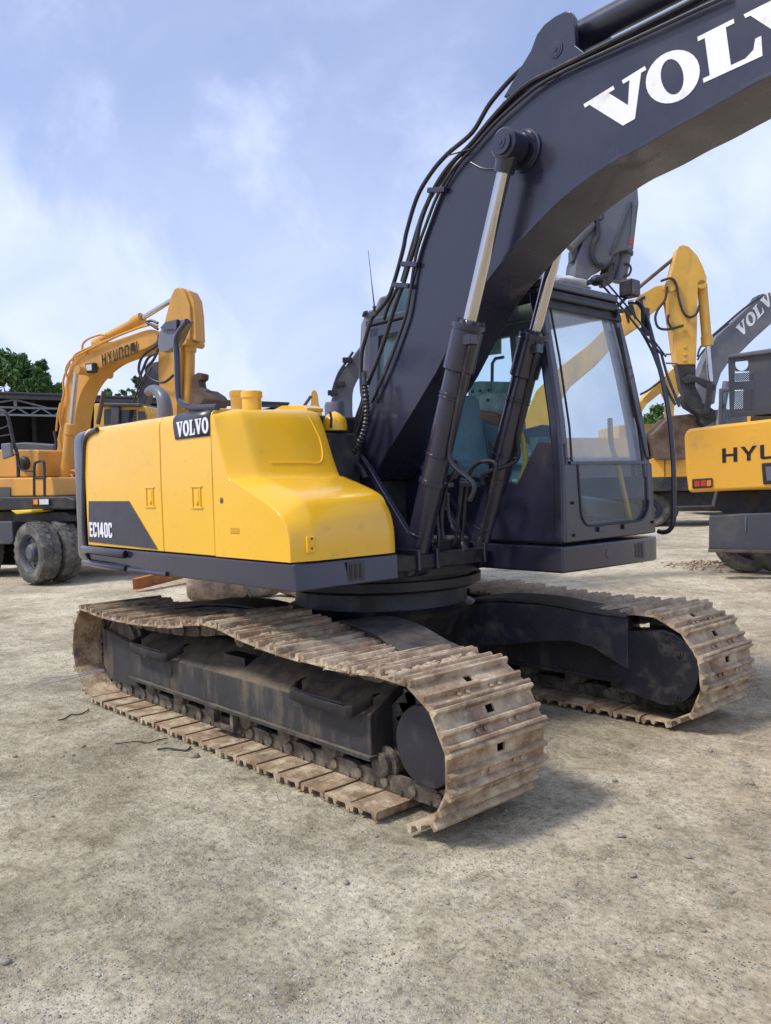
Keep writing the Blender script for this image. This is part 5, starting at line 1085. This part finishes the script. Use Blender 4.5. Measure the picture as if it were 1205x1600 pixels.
# engine hood with real openings: strips of plate round them
def plate(pts, d0=.25, d1=.29, name='hood_plate'): return r.slab(name, pts, d0, d1, DGREY, .004)
r.slab('hood_top', [(525, 576), (726, 545), (1300, 470), (1300, 495), (726, 568), (527, 592)], .20, .75, GREY, .02)
plate([(527, 592), (560, 588), (556, 850), (535, 866)])
plate([(560, 588), (640, 578), (640, 590), (560, 592)]); plate([(640, 578), (1300, 500), (1300, 800), (650, 855), (650, 700), (645, 700)])
plate([(556, 700), (650, 694), (650, 735), (558, 738)]); plate([(556, 842), (650, 838), (650, 855), (540, 866)])
ring = _ell(0, 0, 1, 1, 28)
def hole_plate():
    cx_, cz_ = 590, 618; out_ = [(560, 592), (640, 590), (645, 652), (556, 656)]
    pts = [];
    O = []
    for k in range(28):
        t = 2*math.pi*k/28; dxx, dyy = math.cos(t), math.sin(t); s_ = min((54 if dxx > 0 else 32)/max(abs(dxx), 1e-6), (35 if dyy > 0 else 27)/max(abs(dyy), 1e-6)); O.append((cx_+dxx*s_, cz_+dyy*s_))
    I = [(cx_+30*math.cos(2*math.pi*k/28), cz_+32*math.sin(2*math.pi*k/28)) for k in range(28)]
    P = [[r.P(x, y, d) for x, y in q] for d in (.25, .29) for q in (O, I)]; n = 28; fs = []
    for i in range(n):
        j = (i+1) % n; fs += [(i, j, n+j, n+i), (2*n+i, 2*n+j, 3*n+j, 3*n+i), (i, j, 2*n+j, 2*n+i), (n+i, n+j, 3*n+j, 3*n+i)]
    MB().add([p for q in P for p in q], fs).build('hood_plate', DGREY, R_, 0)
hole_plate()
def mesh_grille(x0, x1, y0, y1, nx, ny):
    mb = MB(); A_ = r.P(x0, y1, .26); B_ = r.P(x1, y0, .26); W_, H_2 = B_.x-A_.x, B_.z-A_.z
    for k in range(-ny, nx):
        for sgn in (1, -1):
            pts = []
            for t in (0, ny):
                xk = (k+t) if sgn > 0 else (nx-1-k-t); pts.append((xk, t))
            (xa, ta), (xb, tb) = pts
            # clip to the opening
            def clip(xa, ta, xb, tb):
                lo, hi = 0., 1.; d_ = xb-xa
                if d_ == 0: return None
                t1, t2 = (0-xa)/d_, (nx-xa)/d_; lo = max(lo, min(t1, t2)); hi = min(hi, max(t1, t2)); return (lo, hi) if lo < hi-.01 else None
            cpl = clip(xa, ta, xb, tb)
            if not cpl: continue
            q = [Vector((A_.x+W_*(xa+(xb-xa)*t)/nx, .26, A_.z+H_2*(ta+(tb-ta)*t)/ny)) for t in cpl]
            mb.beam(q[0], q[1], .010, .010)
    o = mb.build('grille_mesh', DGREY, R_); o['kind'] = 'stuff'
mesh_grille(560, 646, 656, 698, 9, 4); mesh_grille(558, 650, 738, 840, 9, 10)
r.slab('inner_hood', [(650, 600), (1300, 540), (1300, 860), (650, 860)], .6, 1.8, BODY, .02)
r.slab('inner_wall', [(600, 735), (648, 735), (648, 850), (600, 850)], 1.3, 1.5, GREY, .0)
cbp = r.slab('cab_pillar', [(485, 732), (535, 728), (537, 742), (505, 748), (500, 895), (482, 895)], 1.0, 1.1, GREY, .01)
r.slab('cab_glass', [(505, 748), (535, 744), (538, 890), (500, 893)], 1.04, 1.05, GLS, 0)
r.slab('cab_frame', [(496, 805), (512, 800), (534, 870), (530, 880)], 1.02, 1.08, PLAST, .005)
r.slab('handle', [(616, 862), (632, 860), (630, 885), (618, 886)], .1, .14, OR2, .005)
r.slab('chassis', [(480, 1205), (1500, 1190), (1500, 1330), (600, 1330), (520, 1310), (460, 1290)], .5, 2.0, BODY, .03)
r.slab('axle', [(285, 1280), (480, 1276), (480, 1300), (285, 1300)], 1.2, 1.5, BODY, .01)
bl = r.slab('dozer_blade', [(440, 1322), (600, 1312), (1500, 1290), (1500, 1500), (726, 1488), (438, 1476)], -.15, .0, DGREY, .02)
r.slab('blade_lip', [(436, 1476), (1500, 1500), (1500, 1515), (434, 1490)], -.20, .02, RUST, .01, bl); r.slab('blade_rib', [(604, 1325), (612, 1325), (610, 1395), (606, 1395)], -.165, -.15, GREY, .003, bl)
for gx_, gy_ in ((.12, 0), (.54, .02), (1.9, .0), (2.3, .0)):
    gR = fR.g(1155, 893); wheel(R_, (gR.x+gx_, max(.35, gR.y)+gy_, .47), (.25, -1, 0) , .48, .32, hub=False)
# ---- F: grey boom at the right edge
fF = facing(28, 1150, 0); F_ = thing('excavator', 'grey excavator far right whose long slanting boom carries white lettering', 'excavator', fF)
f_ = Rig(F_, fF, c2, 1.5)
fb = f_.slab('boom', [(445, 540), (475, 490), (530, 440), (600, 375), (680, 298), (726, 285), (900, 190), (900, 300), (726, 432), (650, 500), (590, 560), (530, 610), (495, 660), (475, 720), (465, 800), (400, 830), (380, 700)], .1, .5, GREY, .02)
f_.slab('top_bracket', [(645, 335), (665, 300), (690, 292), (705, 310)], .15, .45, DGREY, .01)
for pts in ([(440, 500), (520, 430), (600, 362), (690, 300)], [(385, 585), (400, 540), (450, 495), (530, 430)], [(385, 600), (410, 560), (450, 520)]): f_.tube('boom_pipe', pts, .05, .022, HOSE)
oo = f_.P(585, 500, .145); ee = f_.P(700, 372, .145); uz_ = Vector((-(ee-oo).z, 0, (ee-oo).x)).normalized()*1
word(['Vs', 'Os', 'Ls', 'Vs', 'Os'], oo, (ee-oo), Vector((-.45, 0, 1)), (0, -1, 0), .40, .05, WHITE, fb, widen=1.0)
f_.rod('boom_cylinder', (520, 700), (470, 1000), -.1, .08, GREY); f_.slab('body', [(420, 830), (900, 820), (900, 1100), (420, 1100)], .0, 2., GREY, .05); f_.slab('undercarriage', [(420, 1100), (900, 1100), (900, 1250), (420, 1250)], .0, 2., BODY, .05)
# ---- G: far orange excavator
fG = facing(32, 1030, 0); G_ = thing('excavator', 'far orange excavator whose bent boom shows between the cab and the hanging stick', 'excavator', fG)
g_ = Rig(G_, fG, c2, 1.4)
g_.slab('boom', [(150, 760), (200, 710), (240, 670), (270, 640), (290, 640), (300, 700), (300, 760), (280, 800), (275, 870), (250, 870), (255, 790), (232, 740), (150, 805), (90, 900), (60, 900), (80, 840)], 0, .4, OR3, .02)
g_.tube('boom_pipe', [(120, 760), (165, 735), (235, 680)], -.05, .03, HOSE); g_.slab('body', [(20, 900), (330, 890), (330, 1100), (20, 1100)], .3, 2.5, OR3, .05); g_.slab('undercarriage', [(20, 1100), (330, 1100), (330, 1260), (20, 1260)], .3, 2.5, BODY, .05)
# ================================================================== SHED
fS = facing(32.5, 150, 36); Sh = thing('shed', 'long dark open shed with a corrugated roof and pale steel lattice girder at the left', 'shed', fS)
s = Rig(Sh, fS, c1)
zr = s.P(300, 603).z; xl, xr_ = s.P(-500, 600).x, s.P(1415, 600).x
mb = MB(); n = 180; rows_ = []
z_a = zr; z_b = zr+.02
for k in range(n*2+1):
    x = xl+(xr_-xl)*k/(2*n); h_ = .035 if k % 2 else -.035; rows_.append([(x, -.6, z_a+h_-.02), (x, 10, z_a+.9+h_)])
mb.grid(rows_); ro = mb.build('roof', ROOFM, Sh); so_ = ro.modifiers.new('solid', 'SOLIDIFY'); so_.thickness = .03
MB().box(xl, xr_, -.5, -.35, zr-.22, zr-.07).build('eaves_beam', DGREY, Sh, .01)
zb_t, zb_b = s.P(0, 660).z, s.P(0, 697).z; x_e = s.P(330, 680).x
for z_ in (zb_t, zb_b): MB().box(xl, x_e, -.05, .05, z_-.035, z_+.035).build('girder_chord', TRUSS, Sh)
x = x_e-.05; up_ = True
while x > xl+.6:
    x2 = x-.42; MB().beam((x, 0, zb_t if up_ else zb_b), (x2, 0, zb_b if up_ else zb_t), .045, .045, (0, 1, 0)).build('girder_web', TRUSS, Sh); up_ = not up_; x = x2
xm = s.P(75, 620).x
MB().box(xm-.05, xm+.05, -.05, .05, zb_t, zr-.1).build('girder_post', TRUSS, Sh)
for dx_ in (-1.4, 1.2): MB().beam((xm, 0, zr-.2), (xm+dx_, 0, zb_t), .06, .06, (0, 1, 0)).build('girder_brace', TRUSS, Sh)
MB().box(xl, xr_, 9.5, 9.7, 0, zr+.88).build('back_wall', SHEDIN, Sh)
for k in range(8):
    x = xl+1.0+(xr_-xl-2)*k/7; MB().box(x-.1, x+.1, 9.1, 9.3, 0, zr+.8).build('post', DGREY, Sh)
MB().box(xl, xl+.2, -.3, 9.5, 0, zr-.1).build('side_wall', SHEDIN, Sh); MB().box(xr_-.2, xr_, -.3, 9.5, 0, zr-.1).build('side_wall', SHEDIN, Sh)
# ================================================================== TREES
def leafmat(name, a, b_):
    m = bpy.data.materials.new(name); m.use_nodes = True; t = m.node_tree; n = t.nodes; l = t.links; b = n['Principled BSDF']; b.inputs['Roughness'].default_value = .6
    tc = n.new('ShaderNodeTexCoord'); q = n.new('ShaderNodeTexNoise'); q.inputs['Scale'].default_value = 1.3; q.inputs['Detail'].default_value = 8; l.new(tc.outputs['Object'], q.inputs['Vector'])
    r_ = n.new('ShaderNodeValToRGB'); e = r_.color_ramp.elements; e[0].position = .35; e[0].color = (*a, 1); e[1].position = .65; e[1].color = (*b_, 1); l.new(q.outputs['Fac'], r_.inputs[0]); l.new(r_.outputs[0], b.inputs['Base Color']); return m
LEAF = leafmat('leaf_green', (.045, .11, .028), (.14, .25, .065)); BARK = mat('bark', (.12, .09, .06), .9, var=.3)
def tree(label, fr, blobs, leaf, nl, trunk_h, seed):
    rg_ = np.random.default_rng(seed); t = thing('tree', label, 'tree', fr)
    mb = MB(); top = blobs[0][0]
    mb.tube(smooth([(top[0]*.3, 0, 0), (top[0]*.4+.1, 0, trunk_h*.5), (top[0]*.7, 0, trunk_h), tuple(top)], 4), [.22*(1-.8*i/12) for i in range(13)], 8)
    for c_, r_ in blobs[1:]:
        mb.tube([(top[0]*.55, 0, trunk_h*.8), tuple((Vector(c_)+Vector((top[0]*.55, 0, trunk_h*.8)))/2+Vector((0, 0, .2))), tuple(c_)], [.12, .08, .03], 6)
    mb.build('trunk', BARK, t)
    tot = sum(r_**2 for _, r_ in blobs); V = []; 
    for c_, r_ in blobs:
        ncl = max(6, int(14*r_**2)); k = int(nl*r_**2/tot); 
        dirs = rg_.normal(size=(ncl, 3)); dirs /= np.linalg.norm(dirs, axis=1)[:, None]; cc_ = dirs*r_*rg_.uniform(.45, 1.0, (ncl, 1))*np.array([1, 1, .8])
        pick = rg_.integers(0, ncl, k); p = cc_[pick] + rg_.normal(size=(k, 3))*r_*.125 + np.array(c_)
        u = rg_.normal(size=(k, 3)); u /= np.linalg.norm(u, axis=1)[:, None]; v = np.cross(u, rg_.normal(size=(k, 3))); v /= np.linalg.norm(v, axis=1)[:, None]
        L_ = leaf*rg_.uniform(.6, 1.4, (k, 1)); V.append(np.stack([p-u*L_, p+v*L_*.45, p+u*L_, p-v*L_*.45], 1))
    V = np.concatenate(V); n = len(V); me = bpy.data.meshes.new('crown'); me.vertices.add(n*4); me.vertices.foreach_set('co', V.reshape(-1)); me.loops.add(n*4); me.loops.foreach_set('vertex_index', np.arange(n*4)); me.polygons.add(n); me.polygons.foreach_set('loop_start', np.arange(n)*4); me.update(calc_edges=True); me.materials.append(LEAF)
    o = bpy.data.objects.new('crown', me); COL.objects.link(o); o.parent = t; return t
def blob(fr, cf, x, y, rpx, D, d=0): p = fr.p(*cf(x, y), d); return (tuple(p), rpx*D/1317*(.3125 if cf is c1 else .3375))
f1 = facing(46, 40, 0)
tree('broad leafy tree rising behind the shed roof at the far left', f1, [blob(f1, c1, 60, 470, 100, 46), blob(f1, c1, -40, 450, 110, 46), blob(f1, c1, 130, 520, 80, 46), blob(f1, c1, 20, 560, 90, 46), blob(f1, c1, -160, 480, 120, 46), blob(f1, c1, 90, 430, 50, 46)], .15, 23000, 3.5, 1)
f2 = facing(44, 80, 0)
tree('darker rounded tree behind the shed, right of the broad one', f2, [blob(f2, c1, 230, 520, 62, 44), blob(f2, c1, 185, 570, 55, 44), blob(f2, c1, 285, 570, 40, 44), blob(f2, c1, 215, 455, 30, 44)], .14, 9500, 3.5, 2)
f3 = facing(48, 200, 0)
tree('sparse thin young tree showing under the lettered boom', f3, [blob(f3, c1, 632, 580, 34, 48), blob(f3, c1, 600, 610, 22, 48), blob(f3, c1, 660, 600, 24, 48)], .10, 420, 3.5, 3)
tree('little palm like tuft of leaves between the raised boom and the rusty cylinder rod', facing(47, 168, 0), [blob(facing(47, 168, 0), c1, 540, 600, 24, 47)], .16, 500, 3.4, 4)
tree('small bright green treetop left of the dangling black hoses', facing(45, 215, 0), [blob(facing(45, 215, 0), c1, 688, 525, 24, 45), blob(facing(45, 215, 0), c1, 700, 550, 20, 45)], .14, 700, 3.4, 5)
f6 = facing(38, 1020, 0)
tree('green tree seen past the cab between the handrail and the rusty bucket', f6, [blob(f6, c2, 195, 850, 55, 38), blob(f6, c2, 170, 910, 55, 38), blob(f6, c2, 215, 910, 45, 38), blob(f6, c2, 110, 900, 60, 38)], .13, 9000, 2.0, 6)
# ================================================================== LOOSE THINGS
fM = facing(11.2, 340, 0)
q = fM.g(335, 943)
mb = MB(); R_m = .26; mb.lathe((q.x-.38, q.y+.25, R_m-.03), (q.x+.36, q.y+.35, R_m-.03), [(0, .18), (.04, .24), (.12, .265), (.25, .25), (.40, .27), (.52, .25), (.64, .26), (.72, .20), (.75, .12)], 40)
vs = []
for v in mb.v:
    k = 1+.05*math.sin(9*v[0]+7*v[2])+.04*math.sin(23*v[0]-15*v[2]+4*v[1]); vs.append((q.x+(v[0]-q.x)*1.0, q.y+.3+(v[1]-q.y-.3)*k, max(-.01, R_m+(v[2]-R_m)*k)))
mb.v = vs; ml = mb.build('mud_caked_drum', MUD, None, ang=60); ml.location = fM.o; ml.rotation_euler = (0, 0, fM.a); tag(ml, 'mud caked drum lying on the ground behind the foreground excavator', 'drum')
mb = MB(); mr_ = random.Random(4); pts_ = []
for k in range(26):
    t = k/25; x = .05+1.55*t; pts_.append((q.x+.35+x-.1, q.y+.45+.2*math.sin(7*t), (.05+.10*math.sin(math.pi*min(1, t*1.1))+mr_.uniform(-.02, .03))))
mb.tube(pts_, [.06+.10*math.sin(math.pi*min(1, (k+1)/27)) for k in range(26)], 10); mb.v = [(v[0]+.02*math.sin(40*v[2]), v[1], max(-.01, v[2]+.015*math.sin(31*v[0]+17*v[1]))) for v in mb.v]
mo = mb.build('mud_heap', MUD, None, ang=60); mo.location = fM.o; mo.rotation_euler = (0, 0, fM.a); tag(mo, 'low heap of dried brown mud beside the drum under the hood', 'mud heap')
# orange steel channel
A1, A2_ = fM.g(208, 924), fM.g(284, 907)
mb = MB(); a3 = Vector((A1.x, A1.y, .10)); b3 = Vector((A2_.x+.5, A2_.y+.6, .20)); dv = (b3-a3).normalized(); sd = dv.cross(Vector((0, 0, 1))).normalized()
mb.beam(a3, b3, .010, .15); mb.beam(a3+Vector((0, 0, .075))-sd*-.035, b3+Vector((0, 0, .075))-sd*-.035, .08, .010); mb.beam(a3-Vector((0, 0, .075))-sd*-.035, b3-Vector((0, 0, .075))-sd*-.035, .08, .010)
ch = mb.build('steel_channel', ORST, None, .003); ch.location = fM.o; ch.rotation_euler = (0, 0, fM.a); tag(ch, 'rusty orange steel channel lying behind the tracks', 'steel beam')
def twig(pts, label, r_=.004):
    P = []
    for u, v in pts:
        d_ = ray(u, v); t_ = -CAM.z/d_.z; p = CAM+d_*t_; P.append(Vector((p.x, p.y, float(gh(p.x, p.y))+.006+random.uniform(0, .006))))
    o = MB().tube(smooth(P, 4), r_, 6).build('black_strip', BLK, None); tag(o, label, 'strip')
twig([(90, 1124), (100, 1122), (112, 1116), (124, 1115), (136, 1110), (138, 1106)], 'short torn black rubber strip lying left of the near track')
twig([(180, 1161), (195, 1160), (215, 1157), (232, 1160), (250, 1154), (262, 1152)], 'long thin black strip lying along the near track', .003)
twig([(246, 1170), (262, 1169), (280, 1170), (292, 1171), (298, 1166)], 'knotted black strip close to the flat track pads', .005)
def wire(pts, z, label):
    P = [px(u, v, -1.4) for u, v in pts]; o = MB().tube(P, .003, 5).build('wire', PLAST, None); tag(o, label, 'wire')
wire([(64, 1071), (110, 1060), (164, 1047)], 0, 'pale thin wire poking out of the rear end of the near track, lower one'); wire([(66, 1060), (110, 1056), (163, 1046)], 0, 'pale thin wire poking out of the rear end of the near track, upper one')
SM = rocks('stone_source', np.zeros((1, 3)), np.array([1.]), STONE, .7)
TANS = mat("tan_stone", (.34, .30, .24), .9, var=.25, vscale=2, bump=.5, bscale=30, rand=1); SM.data.materials[0] = TANS
smesh = [SM.data]; bpy.data.objects.remove(SM)
for k in range(3):
    t_ = rocks('s', np.zeros((1, 3)), np.array([1.]), TANS, .7); smesh.append(t_.data); bpy.data.objects.remove(t_)
def stone(u, v, s_, label=None, grp='loose stones on the yard', m=None):
    s_ = s_*.85
    d_ = ray(u, v); t_ = -CAM.z/d_.z; p = CAM+d_*t_; o = bpy.data.objects.new('stone', random.choice(smesh)); COL.objects.link(o)
    o.location = (p.x, p.y, float(gh(p.x, p.y))+s_*.35); o.scale = (s_, s_*random.uniform(.8, 1.1), s_*random.uniform(.8, 1)); o.rotation_euler = (0, 0, random.uniform(0, 6))
    tag(o, label or 'small grey stone lying loose on the gritty ground', 'stone', grp)
stone(8, 1501, .020, 'pale stone at the bottom left edge of the ground')
for u, v, s_ in ((972, 1304, .020), (541, 1378, .018), (1076, 1335, .018), (990, 1366, .016), (1142, 1388, .015), (790, 1264, .015), (880, 1398, .013), (24, 1180, .018), (82, 1272, .014), (326, 1340, .012), (588, 1304, .013), (1030, 1290, .014), (1174, 1220, .024), (960, 1218, .02), (1110, 1172, .02), (700, 1410, .012), (1010, 1330, .012), (630, 1330, .011), (1100, 1450, .012), (460, 1385, .010), (960, 1470, .012), (200, 1212, .010)): stone(u, v, s_)
CLOD = mat('dark_clod', (.13, .11, .09), .9, var=.3, bump=.6, bscale=30)
for u, v, s_ in ((304, 1180, .035), (130, 1165, .018), (114, 1178, .014), (258, 1158, .012), (246, 1160, .010), (98, 1180, .012)):
    stone(u, v, s_, 'crumbly dark clod of earth lying beside the near track', 'earth clods beside the near track')
# churned mound by the blade
mb = MB(); q = M0.g(1100, 884); rr_ = random.Random(9)
xy = rng.normal(0, 1, (420, 2))*np.array([.34, .26]); hz_ = .10*np.exp(-(xy**2).sum(1)/.08)
o = rocks('earth_heap', np.stack([q.x+xy[:, 0], q.y+xy[:, 1], hz_*rng.random(420)+.005], -1), .006+.028*rng.random(420)**3, MUDC, .7); o['kind'] = 'stuff'; tag(o, 'low churned heap of earth clods in front of the dozer blade', 'earth heap')
